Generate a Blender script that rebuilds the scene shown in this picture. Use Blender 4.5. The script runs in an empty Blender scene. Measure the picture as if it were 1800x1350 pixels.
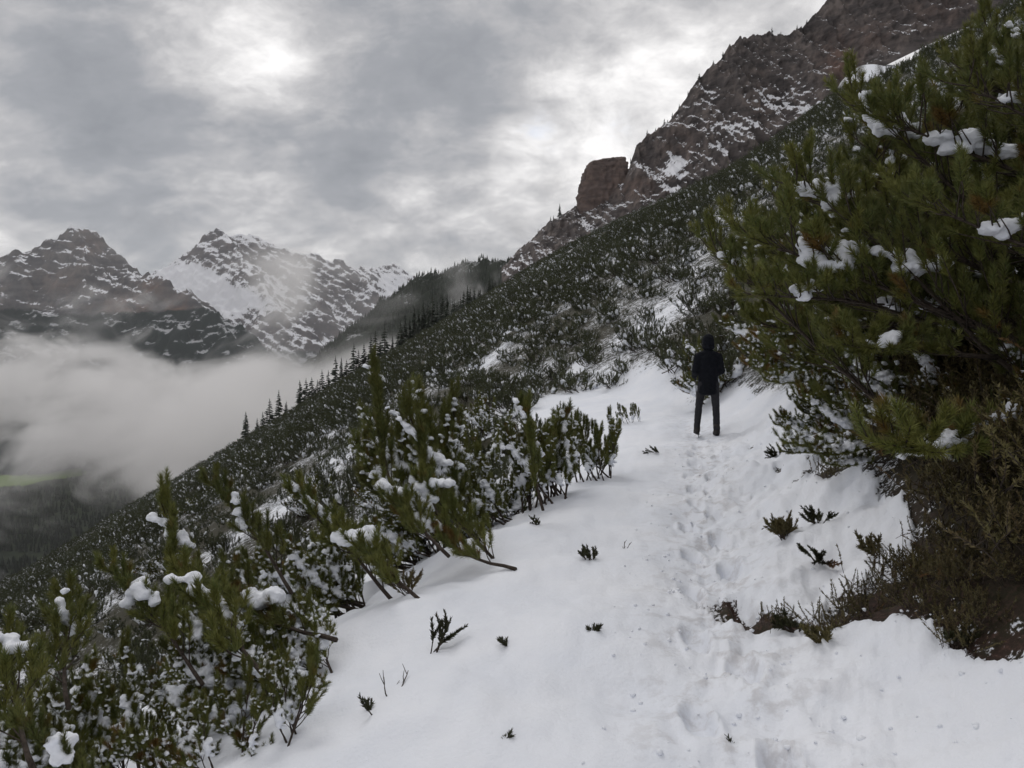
import bpy, math, random, os
import numpy as np
from mathutils import Vector, Matrix, Euler

SC = bpy.context.scene
COL = SC.collection
R = math.radians
CZ = 1.65                      # eye height above the path
F = 1334.0                     # focal length in photograph pixels

# ------------------------------------------------------------------ camera
cam_d = bpy.data.cameras.new("camera")
cam = bpy.data.objects.new("camera", cam_d)
COL.objects.link(cam)
cam.location = (0, 0, CZ)
cam.rotation_euler = (R(90), 0, 0)
cam_d.sensor_width = 36
cam_d.lens = 36 * F / 1800
cam_d.shift_y = -45 / 1800
cam_d.clip_start = 0.05
cam_d.clip_end = 30000
SC.camera = cam

# ------------------------------------------------------------------ world
SUN_AZ, SUN_EL = R(-20), R(48)          # azimuth from +Y towards +X
world = bpy.data.worlds.new("World")
SC.world = world
world.use_nodes = True
SC.view_settings.view_transform = 'Standard'
SC.view_settings.look = 'None'
SC.view_settings.exposure = 0.10
SC.view_settings.gamma = 1
SC.view_settings.use_curve_mapping = False
SC.cycles.use_denoising = True
SC.cycles.max_bounces = 8
SC.cycles.diffuse_bounces = 3
SC.cycles.glossy_bounces = 2
SC.cycles.transmission_bounces = 2
SC.cycles.volume_bounces = 6
SC.cycles.volume_step_rate = 0.5
SC.cycles.volume_max_steps = 256
SC.cycles.sample_clamp_indirect = 6


def px_dir(px, py):
    v = Vector(((px - 900) / F, 1.0, (630 - py) / F))
    return v.normalized()


def build_sky():
    nt = world.node_tree
    nt.nodes.clear()
    N, L = nt.nodes, nt.links

    def new(t, **kw):
        n = N.new(t)
        for k, v in kw.items():
            setattr(n, k, v)
        return n

    def math_(op, a, b=None, c=None, clamp=False):
        n = new('ShaderNodeMath', operation=op)
        n.use_clamp = clamp
        for i, s in enumerate((a, b, c)):
            if s is None:
                continue
            if isinstance(s, (int, float)):
                n.inputs[i].default_value = s
            else:
                L.new(s, n.inputs[i])
        return n.outputs[0]

    tc = new('ShaderNodeTexCoord')
    gen = tc.outputs['Generated']
    sep = new('ShaderNodeSeparateXYZ')
    L.new(gen, sep.inputs[0])
    zc = math_('MAXIMUM', math_('ABSOLUTE', sep.outputs[2]), 0.0)
    zz = math_('ADD', zc, 0.52)
    cx = math_('DIVIDE', sep.outputs[0], zz)
    cy = math_('DIVIDE', sep.outputs[1], zz)
    comb = new('ShaderNodeCombineXYZ')
    L.new(cx, comb.inputs[0])
    L.new(cy, comb.inputs[1])

    def noise(scale, detail, rough, off, dist=0.0, stretch=(1, 1, 1), rot=0.0):
        mp = new('ShaderNodeMapping')
        mp.inputs['Location'].default_value = off
        mp.inputs['Scale'].default_value = stretch
        mp.inputs['Rotation'].default_value = (0, 0, rot)
        L.new(comb.outputs[0], mp.inputs[0])
        n = new('ShaderNodeTexNoise')
        n.inputs['Scale'].default_value = scale
        n.inputs['Detail'].default_value = detail
        n.inputs['Roughness'].default_value = rough
        n.inputs['Distortion'].default_value = dist
        L.new(mp.outputs[0], n.inputs[0])
        return n.outputs[0]

    n1 = noise(1.9, 7, 0.55, (3.1, 1.7, 0), 0.25, (1, 1.1, 1), 0.5)
    n2 = noise(5.6, 6, 0.58, (0.3, 5.2, 2), 0.4, (1.0, 1.2, 1), 0.3)
    n3 = noise(17.0, 5, 0.6, (1.3, 2.2, 4), 0.3, (1.0, 1.3, 1), 0.3)
    v = math_('ADD', math_('MULTIPLY', math_('SUBTRACT', n1, 0.5), 1.0),
              math_('ADD', math_('MULTIPLY', math_('SUBTRACT', n2, 0.5), 0.95),
                    math_('MULTIPLY', math_('SUBTRACT', n3, 0.5), 0.50)))
    # big cloud banks and bright thin places of this particular sky
    blobs = [  # px, py, angular width (rad), strength
        (90, 170, 0.18, -0.24), (260, 250, 0.14, -0.19), (60, 300, 0.15, -0.14), (560, 190, .08, -0.10),
        (720, 60, 0.15, -0.25), (820, 130, 0.10, -0.14), (1000, 30, 0.12, -0.08), (590, 350, 0.07, -0.15), (640, 280, .09, -0.10),
        (800, 240, 0.07, -0.10), (860, 415, 0.09, -0.17), (230, 100, 0.07, -0.08), (700, 385, .06, -0.08),
        (330, 40, 0.13, 0.18), (450, 110, 0.08, 0.20), (530, 80, .07, .10), (640, 150, 0.05, 0.16),
        (900, 340, 0.13, 0.07), (980, 270, 0.13, 0.07), (1080, 190, 0.10, 0.04), (1250, 60, 0.16, 0.03),
        (60, 350, 0.10, 0.14), (330, 360, 0.10, 0.06), (730, 210, .06, .14), (200, 20, .1, .06)]
    for bx, by, wd, st in blobs:
        d = px_dir(bx, by)
        dp = new('ShaderNodeVectorMath', operation='DOT_PRODUCT')
        L.new(gen, dp.inputs[0])
        dp.inputs[1].default_value = d
        k = 1.0 / (wd * wd)
        e = math_('EXPONENT', math_('MULTIPLY', math_('SUBTRACT', dp.outputs['Value'], 1.0), 2.0 * k))
        v = math_('ADD', v, math_('MULTIPLY', e, st))
    v = math_('ADD', v, 0.612)
    ramp = new('ShaderNodeValToRGB')
    els = ramp.color_ramp.elements
    els[0].position, els[0].color = 0.05, (0.27, 0.28, 0.30, 1)
    els[1].position, els[1].color = 0.88, (1.04, 1.02, 1.005, 1)
    for p, c in ((0.32, (0.345, 0.352, 0.372, 1)), (0.50, (0.475, 0.47, 0.478, 1)), (0.66, (0.67, 0.657, 0.655, 1))):
        e = els.new(p)
        e.color = c
    L.new(v, ramp.inputs[0])
    # clear sky above the deck, showing faintly through it
    sky = new('ShaderNodeTexSky', sky_type='NISHITA')
    sky.sun_disc = False
    sky.sun_elevation = SUN_EL
    sky.sun_rotation = SUN_AZ
    sky.altitude = 1900
    sc10 = new('ShaderNodeMix', data_type='RGBA', blend_type='MULTIPLY')
    sc10.inputs['Factor'].default_value = 1.0
    L.new(ramp.outputs[0], sc10.inputs[6])
    sc10.inputs[7].default_value = (10, 10, 10, 1)
    mix = new('ShaderNodeMix', data_type='RGBA')
    gapf = 0.96
    for bx, by, wd in ((955, 230, .020), (1085, 226, .015), (930, 234, .014)):
        dp = new('ShaderNodeVectorMath', operation='DOT_PRODUCT')
        L.new(gen, dp.inputs[0])
        dp.inputs[1].default_value = px_dir(bx, by)
        e = math_('EXPONENT', math_('MULTIPLY', math_('SUBTRACT', dp.outputs['Value'], 1.0), 2.0 / (wd * wd)))
        gapf = math_('SUBTRACT', gapf, math_('MULTIPLY', math_('MULTIPLY', e, math_('MULTIPLY', math_('SUBTRACT', n3, 0.44), 7.0, clamp=True)), 0.16))
    gapf = math_('MAXIMUM', gapf, 0.3)
    L.new(gapf, mix.inputs['Factor'])
    L.new(sky.outputs[0], mix.inputs[6])
    L.new(sc10.outputs[2], mix.inputs[7])
    bg = new('ShaderNodeBackground')
    bg.inputs['Strength'].default_value = 0.1
    L.new(mix.outputs[2], bg.inputs['Color'])
    out = new('ShaderNodeOutputWorld')
    L.new(bg.outputs[0], out.inputs['Surface'])


build_sky()

sun_d = bpy.data.lights.new("sun", 'SUN')
sun_d.energy = 0.75
sun_d.angle = R(25)
sun_d.color = (1.0, 0.965, 0.92)
sun = bpy.data.objects.new("sun", sun_d)
COL.objects.link(sun)
sdir = Vector((math.sin(SUN_AZ) * math.cos(SUN_EL), math.cos(SUN_AZ) * math.cos(SUN_EL), math.sin(SUN_EL)))
sun.rotation_euler = sdir.to_track_quat('Z', 'Y').to_euler()
sun.location = sdir * 50

# ------------------------------------------------------------------ numpy noise
_prm = np.random.RandomState(11).permutation(512).astype(np.int64)
_prm = np.concatenate([_prm, _prm])
_grad = np.random.RandomState(12).normal(size=(512, 3))
_grad /= np.linalg.norm(_grad, axis=1)[:, None]


def perlin(x, y, z=None):
    x = np.asarray(x, float)
    y = np.asarray(y, float)
    z = np.zeros_like(x) if z is None else np.asarray(z, float)
    xi, yi, zi = np.floor(x).astype(np.int64), np.floor(y).astype(np.int64), np.floor(z).astype(np.int64)
    xf, yf, zf = x - xi, y - yi, z - zi
    u, v, w = (t * t * t * (t * (t * 6 - 15) + 10) for t in (xf, yf, zf))
    out = 0
    for dx in (0, 1):
        wx = u if dx else 1 - u
        for dy in (0, 1):
            wy = v if dy else 1 - v
            for dz in (0, 1):
                wz = w if dz else 1 - w
                h = _prm[(_prm[(_prm[(xi + dx) & 511] + yi + dy) & 511] + zi + dz) & 511]
                g = _grad[h]
                out = out + wx * wy * wz * (g[..., 0] * (xf - dx) + g[..., 1] * (yf - dy) + g[..., 2] * (zf - dz))
    return out * 1.5


def fbm(x, y, z=None, octv=4, gain=0.5, lac=2.03):
    a, s, tot = 1.0, 0.0, 0.0
    z = np.zeros_like(np.asarray(x, float)) if z is None else z
    for i in range(octv):
        s = s + a * perlin(x + 17.3 * i, y - 9.1 * i, z + 3.7 * i)
        tot += a
        a *= gain
        x, y, z = x * lac, y * lac, z * lac
    return s / tot


def ridged(x, y, z=None, octv=4, gain=0.5, lac=2.07):
    a, s, tot = 1.0, 0.0, 0.0
    z = np.zeros_like(np.asarray(x, float)) if z is None else z
    for i in range(octv):
        n = 1 - np.abs(perlin(x + 31.3 * i, y + 4.1 * i, z - 7.7 * i)) * 1.6
        s = s + a * n
        tot += a
        a *= gain
        x, y, z = x * lac, y * lac, z * lac
    return s / tot


def sstep(a, b, x):
    t = np.clip((x - a) / (b - a), 0, 1)
    return t * t * (3 - 2 * t)


def softplus(x, s):
    return s * np.logaddexp(0, x / s)


# ------------------------------------------------------------------ mesh helpers
def make_mesh(name, V, faces, smooth=True, mats=(), attrs=None, mat_idx=None):
    """faces: list of int arrays (n,3)/(n,4)"""
    me = bpy.data.meshes.new(name)
    V = np.asarray(V, np.float32)
    faces = [np.asarray(f, np.int32) for f in faces if len(f)]
    me.vertices.add(len(V))
    me.vertices.foreach_set('co', V.ravel())
    nl = sum(f.size for f in faces)
    npoly = sum(len(f) for f in faces)
    me.loops.add(nl)
    me.polygons.add(npoly)
    me.loops.foreach_set('vertex_index', np.concatenate([f.ravel() for f in faces]) if faces else np.zeros(0, np.int32))
    tot = np.concatenate([np.full(len(f), f.shape[1], np.int32) for f in faces])
    start = np.concatenate([[0], np.cumsum(tot)[:-1]]).astype(np.int32)
    me.polygons.foreach_set('loop_start', start)
    me.polygons.foreach_set('loop_total', tot)
    me.polygons.foreach_set('use_smooth', np.full(npoly, smooth, bool))
    for m in mats:
        me.materials.append(m)
    if mat_idx is not None:
        me.polygons.foreach_set('material_index', np.asarray(mat_idx, np.int32))
    for k, a in (attrs or {}).items():
        at = me.attributes.new(k, 'FLOAT', 'POINT')
        at.data.foreach_set('value', np.asarray(a, np.float32).ravel())
    me.update()
    me.validate(verbose=False)
    return me


def link(name, me, parent=None, loc=None):
    o = bpy.data.objects.new(name, me)
    COL.objects.link(o)
    if parent is not None:
        o.parent = parent
    if loc is not None:
        o.location = loc
    return o


def tag(o, label=None, cat=None, group=None, kind=None):
    if label:
        o['label'] = label
    if cat:
        o['category'] = cat
    if group:
        o['group'] = group
    if kind:
        o['kind'] = kind
    return o


def grid_faces(nr, nc, wrap=False):
    i, j = np.meshgrid(np.arange(nr - 1), np.arange(nc if wrap else nc - 1), indexing='ij')
    j2 = (j + 1) % nc
    return np.stack([i * nc + j, i * nc + j2, (i + 1) * nc + j2, (i + 1) * nc + j], -1).reshape(-1, 4)


class MB:
    def __init__(s):
        s.V, s.F3, s.F4, s.n = [], [], [], 0

    def add(s, V, F):
        V = np.asarray(V, float)
        F = np.asarray(F)
        if len(V) == 0:
            return
        (s.F3 if F.shape[1] == 3 else s.F4).append(F + s.n)
        s.V.append(V)
        s.n += len(V)

    def mesh(s, name, mats=(), smooth=True, attrs=None):
        fs = []
        if s.F3:
            fs.append(np.concatenate(s.F3))
        if s.F4:
            fs.append(np.concatenate(s.F4))
        return make_mesh(name, np.concatenate(s.V), fs, smooth, mats, attrs)


def tube(pts, rad, sides=5):
    pts = np.asarray(pts, float)
    n = len(pts)
    rad = np.broadcast_to(np.asarray(rad, float), (n,))
    tg = np.gradient(pts, axis=0)
    tg /= np.linalg.norm(tg, axis=1)[:, None] + 1e-9
    ref = np.where(np.abs(tg[:, 2:3]) > 0.9, np.array([[1., 0, 0]]), np.array([[0, 0, 1.]]))
    a = np.cross(tg, ref)
    a /= np.linalg.norm(a, axis=1)[:, None] + 1e-9
    b = np.cross(tg, a)
    th = np.arange(sides) * 2 * np.pi / sides
    V = pts[:, None, :] + rad[:, None, None] * (a[:, None, :] * np.cos(th)[None, :, None] + b[:, None, :] * np.sin(th)[None, :, None])
    V = V.reshape(-1, 3)
    Fq = grid_faces(n, sides, True)
    c0, c1 = len(V), len(V) + 1
    V = np.concatenate([V, pts[:1], pts[-1:]])
    return V, Fq, np.array([[c0, (k + 1) % sides, k] for k in range(sides)] + [[c1, (n - 1) * sides + k, (n - 1) * sides + (k + 1) % sides] for k in range(sides)])


def add_tube(mb, pts, rad, sides=5):
    V, Fq, Ft = tube(pts, rad, sides)
    n0 = mb.n
    mb.add(V, Fq)
    mb.F3.append(Ft + n0)


# ------------------------------------------------------------------ materials
def mat(name):
    m = bpy.data.materials.new(name)
    m.use_nodes = True
    nt = m.node_tree
    nt.nodes.clear()
    return m, NB(nt)


class NB:
    def __init__(s, nt):
        s.nt, s.N, s.L = nt, nt.nodes, nt.links

    def new(s, t, **kw):
        n = s.N.new(t)
        for k, v in kw.items():
            setattr(n, k, v)
        return n

    def put(s, sock, v):
        if isinstance(v, bpy.types.NodeSocket):
            s.L.new(v, sock)
        else:
            sock.default_value = v

    def m(s, op, a, b=0.0, c=0.0, clamp=False):
        n = s.new('ShaderNodeMath', operation=op)
        n.use_clamp = clamp
        for i, v in enumerate((a, b, c)):
            s.put(n.inputs[i], v)
        return n.outputs[0]

    def noise(s, co, scale, detail=4, rough=0.55, dist=0.0):
        n = s.new('ShaderNodeTexNoise')
        if co is not None:
            s.L.new(co, n.inputs[0])
        n.inputs['Scale'].default_value = scale
        n.inputs['Detail'].default_value = detail
        n.inputs['Roughness'].default_value = rough
        n.inputs['Distortion'].default_value = dist
        return n.outputs[0]

    def rng(s, v, a, b, c=0.0, d=1.0, smooth=True):
        n = s.new('ShaderNodeMapRange')
        n.interpolation_type = 'SMOOTHSTEP' if smooth else 'LINEAR'
        s.put(n.inputs[0], v)
        for i, q in enumerate((a, b, c, d)):
            s.put(n.inputs[i + 1], q)
        return n.outputs[0]

    def mix(s, f, a, b):
        n = s.new('ShaderNodeMix', data_type='RGBA')
        s.put(n.inputs[0], f)
        s.put(n.inputs[6], a)
        s.put(n.inputs[7], b)
        return n.outputs[2]

    def attr(s, name):
        n = s.new('ShaderNodeAttribute')
        n.attribute_name = name
        return n.outputs['Fac']

    def mapping(s, co, scale=(1, 1, 1), rot=(0, 0, 0), loc=(0, 0, 0)):
        n = s.new('ShaderNodeMapping')
        n.inputs['Scale'].default_value = scale
        n.inputs['Rotation'].default_value = rot
        n.inputs['Location'].default_value = loc
        s.L.new(co, n.inputs[0])
        return n.outputs[0]

    def obj(s):
        return s.new('ShaderNodeTexCoord').outputs['Object']

    def pos(s):
        return s.new('ShaderNodeNewGeometry').outputs['Position']

    def bump(s, h, strength, dist):
        n = s.new('ShaderNodeBump')
        n.inputs['Strength'].default_value = strength
        n.inputs['Distance'].default_value = dist
        s.L.new(h, n.inputs['Height'])
        return n.outputs[0]

    def surf(s, color, rough=0.8, normal=None, spec=0.3, sss=0.0):
        p = s.new('ShaderNodeBsdfPrincipled')
        s.put(p.inputs['Base Color'], color)
        s.put(p.inputs['Roughness'], rough)
        p.inputs['Specular IOR Level'].default_value = spec
        if normal is not None:
            s.L.new(normal, p.inputs['Normal'])
        o = s.new('ShaderNodeOutputMaterial')
        s.L.new(p.outputs[0], o.inputs['Surface'])
        return p


SNOW = (0.80, 0.815, 0.85, 1)


def mat_snow(name='snow'):
    m, b = mat(name)
    p = b.pos()
    n1 = b.noise(p, 9, 5, 0.6)
    n2 = b.noise(p, 70, 3, 0.6)
    col = b.mix(b.rng(n1, .35, .65), (0.755, 0.785, 0.85, 1), (0.82, 0.84, 0.885, 1))
    h = b.m('ADD', b.m('MULTIPLY', n1, 1.0), b.m('MULTIPLY', n2, 0.25))
    b.surf(col, 0.75, b.bump(h, 0.5, 0.03), 0.25)
    return m


def mat_ground():
    m, b = mat('snowy_ground')
    p = b.pos()
    sn = b.attr('snow')
    a1 = b.noise(p, 1.1, 6, 0.6)
    a2 = b.noise(p, 7.0, 5, 0.65)
    a3 = b.noise(p, 40.0, 4, 0.6)
    a0 = b.noise(p, 0.09, 4, 0.6)
    v = b.m('ADD', sn, b.m('MULTIPLY', b.m('SUBTRACT', a2, 0.5), 0.9))
    v = b.m('ADD', v, b.m('MULTIPLY', b.m('SUBTRACT', a1, 0.5), 0.5))
    v = b.m('ADD', v, b.m('MULTIPLY', b.m('SUBTRACT', a3, 0.5), 0.95))
    f = b.rng(v, 0.43, 0.57)
    soil = b.mix(b.rng(a2, .4, .62), (0.034, 0.021, 0.016, 1), (0.024, 0.021, 0.011, 1))
    soil = b.mix(b.rng(a3, .45, .75), soil, (0.095, 0.052, 0.042, 1))
    soil = b.mix(b.rng(a0, .45, .65), soil, (0.05, 0.046, 0.04, 1))
    soil = b.mix(b.attr('turf'), soil, b.mix(b.rng(a2, .35, .65), (0.028, 0.028, 0.017, 1), (0.050, 0.045, 0.028, 1)))
    snow = b.mix(b.rng(a1, .3, .7), (0.745, 0.775, 0.84, 1), (0.81, 0.83, 0.88, 1))
    dirty = b.attr('scuff')
    snow = b.mix(b.m('MULTIPLY', dirty, b.rng(a2, .48, .66, 0, .5)), snow, (0.42, 0.40, 0.40, 1))
    col = b.mix(f, soil, snow)
    hh = b.m('ADD', b.m('MULTIPLY', a2, 0.6), b.m('MULTIPLY', a3, 0.35))
    hh = b.m('ADD', hh, b.m('MULTIPLY', f, 0.5))
    b.surf(col, 0.8, b.bump(hh, 0.35, 0.05), 0.2)
    return m


def mat_needles(name, c1, c2, c3, brown=0.085):
    m, b = mat(name)
    g = b.new('ShaderNodeNewGeometry')
    oi = b.new('ShaderNodeObjectInfo')
    r = g.outputs['Random Per Island']
    co = b.obj()
    n = b.noise(co, 4.5, 3, 0.6)
    col = b.mix(b.rng(n, .35, .65), c1, c2)
    col = b.mix(b.m('MULTIPLY', r, 0.6), col, c3)
    bn = b.noise(co, 2.6, 3, 0.5)
    br = b.m('MULTIPLY', b.rng(bn, .60, .72), brown * 8)
    col = b.mix(br, col, (0.16, 0.062, 0.016, 1))
    v = b.rng(oi.outputs['Random'], 0, 1, 0.75, 1.2, False)
    mul = b.new('ShaderNodeVectorMath', operation='SCALE')
    b.L.new(col, mul.inputs[0])
    b.L.new(v, mul.inputs['Scale'])
    p = b.surf(mul.outputs[0], 0.55, None, 0.3)
    return m


def mat_simple(name, c1, c2, scale=8, rough=0.8, bump=0.3, spec=0.3, dist=0.01):
    m, b = mat(name)
    co = b.obj()
    n = b.noise(co, scale, 5, 0.6)
    b.surf(b.mix(b.rng(n, .35, .65), c1, c2), rough, b.bump(n, bump, dist), spec)
    return m


M_SNOW = mat_snow()
M_GROUND = mat_ground()
M_NEED = mat_needles('pine_needles', (0.118, 0.126, 0.027, 1), (0.068, 0.095, 0.025, 1), (0.17, 0.158, 0.042, 1))
M_NEED_FAR = mat_needles('pine_needles_far', (0.068, 0.078, 0.034, 1), (0.046, 0.058, 0.030, 1), (0.10, 0.105, 0.05, 1), 0.02)
M_BARK = mat_simple('bark', (0.030, 0.022, 0.017, 1), (0.065, 0.050, 0.040, 1), 40, 0.9, 0.6)
M_SPRUCE = mat_needles('spruce_needles', (0.014, 0.022, 0.012, 1), (0.010, 0.016, 0.010, 1), (0.025, 0.034, 0.018, 1), 0.0)


# ------------------------------------------------------------------ hillside
_cy = np.arange(-700, 900, 0.5)
_cp = np.array([(-700, -60), (-60, -7), (-10, -1.2), (0, -.1), (3, .6), (6.3, 1.25), (13.3, 3.1), (17, 3.3), (22, 2.2), (30, -.6), (45, -4.6),
                (60, -8), (120, -20), (250, -44), (400, -71), (900, -160)], float)
_cx = np.interp(_cy, _cp[:, 0], _cp[:, 1])
_k = np.exp(-0.5 * (np.arange(-8, 9) / 3.0) ** 2)
_k /= _k.sum()
_cx = np.convolve(np.pad(_cx, 8, mode='edge'), _k, 'valid')


def cpath(y):
    return np.interp(y, _cy, _cx)


FOOT = []
_rs = np.random.RandomState(5)
for _i in range(26):
    _y = 1.6 + 0.43 * _i
    FOOT.append((_y, float(cpath(_y)) + 0.32 + (0.13 if _i % 2 else -0.13) + _rs.uniform(-.05, .05), _rs.uniform(.6, 1.0)))


def ground_h(x, y, fine=True):
    x = np.asarray(x, float)
    y = np.asarray(y, float)
    d = x - cpath(y)
    wl = np.interp(y, [0, 20, 60], [1.9, 1.9, 0.5])
    wr = np.interp(y, [0, 20, 60], [1.0, 1.0, 0.3])
    ds = 0.6
    g = -ds * softplus(-d - wl, 0.45) + ds * softplus(d - wr, 0.28)
    bank = 0.55 * sstep(0, 1.6, d - wr + 0.1) * (1 - sstep(14, 30, y)) * sstep(-6, -1, y)
    g = g + bank + 0.05 * np.clip(d, -wl, wr)
    zb = 0.022 * np.clip(y, 0, 25)
    h = g + zb
    far = sstep(4, 40, np.abs(d))
    h = h + far * (2.2 * fbm(x / 40, y / 40, octv=4) + 4.5 * fbm(x / 140 + 9, y / 140, octv=2) * sstep(40, 160, y))
    u = x / np.maximum(y, 1)
    h = h - 0.028 * y * np.exp(-((u - .3) / .15) ** 2) * sstep(50, 120, y)
    # talus apron under the cliff, and the edge where the slope drops away
    h = h - .18 * y * sstep(.43, .62, x / np.maximum(y, 1)) * sstep(60, 160, y)
    h = h + (0.42 + .06 * fbm(x / 20, y / 20, octv=2))  * np.clip(y - 398, 0, 50) * sstep(172, 240, x) * 1.15
    h = h - 1.2 * np.maximum(0, y - 452) * sstep(-20, 30, x)
    yr = 320 + 1.6 * np.clip(x + 45, 0, 140)
    t = np.maximum(0, y - yr)
    h = h - 0.0045 * t * t * (1 - sstep(60, 140, x))
    if fine:
        nf = 1 - sstep(18, 40, np.hypot(x, y))
        h = h + nf * (0.115 * fbm(x / 0.9, y / 0.9, octv=4) + 0.022 * fbm(x / .22 + 5, y / .22, octv=3))
        h = h + nf * 0.05 * fbm(x / 2.3, y / 2.3 + 40, octv=2)
        h = h + nf * (1 - sstep(-2.6, -1.7, d)) * .16 * fbm(x / .8 + 3, y / .8, octv=3)
        # trodden line and footprints
        q = d - 0.32
        tr = np.exp(-(q / 0.33) ** 2) * (1 - sstep(14, 18, y)) * sstep(-3, 0, y)
        h = h - tr * (0.060 + 0.055 * (fbm(x / .17, y / .17, octv=3)))
        for fy, fx, fa in FOOT:
            rr = ((x - fx) / .065) ** 2 + ((y - fy) / .15) ** 2
            h = h - 0.105 * fa * np.exp(-rr ** 2.5) + 0.028 * fa * np.exp(-((np.sqrt(rr) - 1.4) / .3) ** 2)
        ch = nf * sstep(-.1, .5, d) * (1 - sstep(2.2, 2.8, d)) * (1 - sstep(12, 16, y))
        h = h + ch * (.10 * ridged(x / .42 + 9, y / .42, octv=4) + .045 * fbm(x / .13, y / .13, octv=3) - .06)
        # soft snow pillows sloping off the outer edge
        for (bx, by, sx, sy, am) in ((-1.42, 2.95, .34, .36, .26), (-1.3, 2.7, .15, .14, .08), (-1.6, 3.05, .14, .12, .09), (-.9, 5.2, .55, .5, .14), (-.2, 6.8, .6, .5, .12), (.3, 4.4, .5, .45, .08), (.75, 8.2, .5, .7, .10),
                                     (1.9, 11.3, .6, .8, .13), (-.6, 3.7, .6, .4, .06), (2.45, 6.5, .45, .5, .16), (2.0, 5.4, .35, .4, .13),
                                     (1.9, 3.6, .5, .3, .08), (2.9, 3.7, .6, .35, .10), (2.6, 8.6, .4, .7, .14)):
            h = h + am * np.exp(-((x - bx) / sx) ** 2 - ((y - by) / sy) ** 2)
    return h


def gh(x, y):
    return float(ground_h(np.array([x]), np.array([y]))[0])


def ground_hit(px, py, fine=False):
    """where the line of sight through a place in the photograph meets the slope"""
    y = np.concatenate([np.arange(1.5, 40, .01), np.arange(40, 430, .25)])
    x = (px - 900) / F * y
    z = CZ + (630 - py) / F * y
    below = np.nonzero(z < ground_h(x, y, fine))[0]
    k = below[0] if len(below) else len(y) - 1
    return float(x[k]), float(y[k])


EDGE = [  # outer shrubs by their foot on the slope as seen from the path: px, py, n, lean, spread, scale, kinds, label
    (120, 1345, 18, 140, 80, 0.47, ('mid', 'up', 'low'), 'green dwarf pine filling the lower corner nearest the camera'),
    (330, 1345, 6, 110, 70, 0.33, ('spare',), 'thin pine shoots standing up in front of a smooth snow pad'),
    (440, 1330, 12, 120, 60, 0.39, ('spare', 'mid', 'low'), 'low scrubby pine at the lower end of the snow edge'),
    (525, 1205, 22, 160, 40, 0.53, ('mid', 'low', 'mid'), 'dwarf pine with bare dark stems bent over at the edge of the snow path'),
    (250, 1180, 18, 140, 75, 0.55, ('mid', 'low', 'up'), 'bushy green dwarf pine behind the corner shrub'),
    (90, 1150, 16, 130, 80, 0.57, ('mid', 'up', 'low'), 'dwarf pine whose tip stands up against the dark valley'),
    (480, 1090, 18, 152, 50, 0.57, ('mid', 'low', 'mid'), 'dwarf pine carrying a curled roll of snow on a long bough'),
    (625, 1070, 20, 152, 50, 0.65, ('mid', 'low', 'low', 'up'), 'dwarf pine with tangled black twigs hanging over the snow edge'),
    (300, 1010, 18, 140, 80, 0.72, ('mid', 'up', 'low'), 'snow dabbed dwarf pine down the slope behind the curled bough'),
    (150, 1010, 18, 130, 80, 0.72, ('mid', 'low', 'up'), 'dwarf pine low on the slope above the dark valley'),
    (740, 985, 20, 150, 55, 0.61, ('mid', 'low', 'mid'), 'dwarf pine at the foot of the tall snow lined stems'),
    (815, 955, 18, 140, 36, 1.18, ('up', 'mid', 'up'), 'tall dwarf pine with long snow lined stems rising to the cloud'),
    (890, 915, 16, 130, 60, 0.61, ('mid', 'low', 'up'), 'yellow green dwarf pine in the dip beside the snow bank'),
    (970, 890, 16, 115, 50, 0.78, ('up', 'spare', 'up'), 'dwarf pine of many thin upright snow lined stems by the path'),
    (1045, 850, 12, 95, 60, 0.66, ('spare', 'up'), 'sparse twiggy dwarf pine whose stems curve out over the path'),
    (850, 850, 18, 120, 60, 1.01, ('mid', 'up', 'low'), 'dark dwarf pine behind the thin upright stems'),
    (560, 900, 18, 130, 80, 0.80, ('mid', 'low', 'up'), 'broad dwarf pine below the tall snow lined one'),
    (350, 900, 16, 130, 80, 0.76, ('mid', 'low', 'up'), 'broad dwarf pine furthest down beside the valley edge'),
    (850, 770, 18, 120, 80, 0.87, ('mid', 'up', 'low'), 'dark dwarf pine standing before the open snow slope'),
    (1110, 745, 6, 100, 70, 0.41, ('spare',), 'little dwarf pine tuft poking out of the snow beyond the twiggy one'),
    (700, 790, 18, 130, 80, 0.91, ('mid', 'low', 'up'), 'dwarf pine down the slope behind the tall one'),
    (400, 1190, 14, 150, 60, 0.46, ('mid', 'low'), 'low pine between the bent stems and the corner shrub'),
    (590, 985, 16, 150, 60, 0.68, ('mid', 'up', 'low'), 'dwarf pine with a green round head above the black twigs'),
    (700, 900, 16, 140, 60, 0.76, ('mid', 'up', 'low'), 'dwarf pine filling the gap left of the tall stems'),
]
def in_poly(x, y, poly):
    c = np.zeros(x.shape, bool)
    n = len(poly)
    for i in range(n):
        (x1, y1), (x2, y2) = poly[i], poly[(i + 1) % n]
        m = ((y1 > y) != (y2 > y)) & (x < (x2 - x1) * (y - y1) / (y2 - y1 + 1e-12) + x1)
        c ^= m
    return c


def soft_poly(x, y, poly, r):
    rs = np.random.RandomState(1)
    box = (x > min(p[0] for p in poly) - r) & (x < max(p[0] for p in poly) + r) & (y > min(p[1] for p in poly) - r) & (y < max(p[1] for p in poly) + r)
    out = np.zeros(x.shape)
    xb, yb = x[box], y[box]
    acc = np.zeros(xb.shape)
    for k in range(16):
        a, q = rs.uniform(0, 6.28), r * math.sqrt(rs.rand())
        acc += in_poly(xb + q * math.cos(a), yb + q * math.sin(a), poly)
    out[box] = acc / 16
    return out


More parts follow.
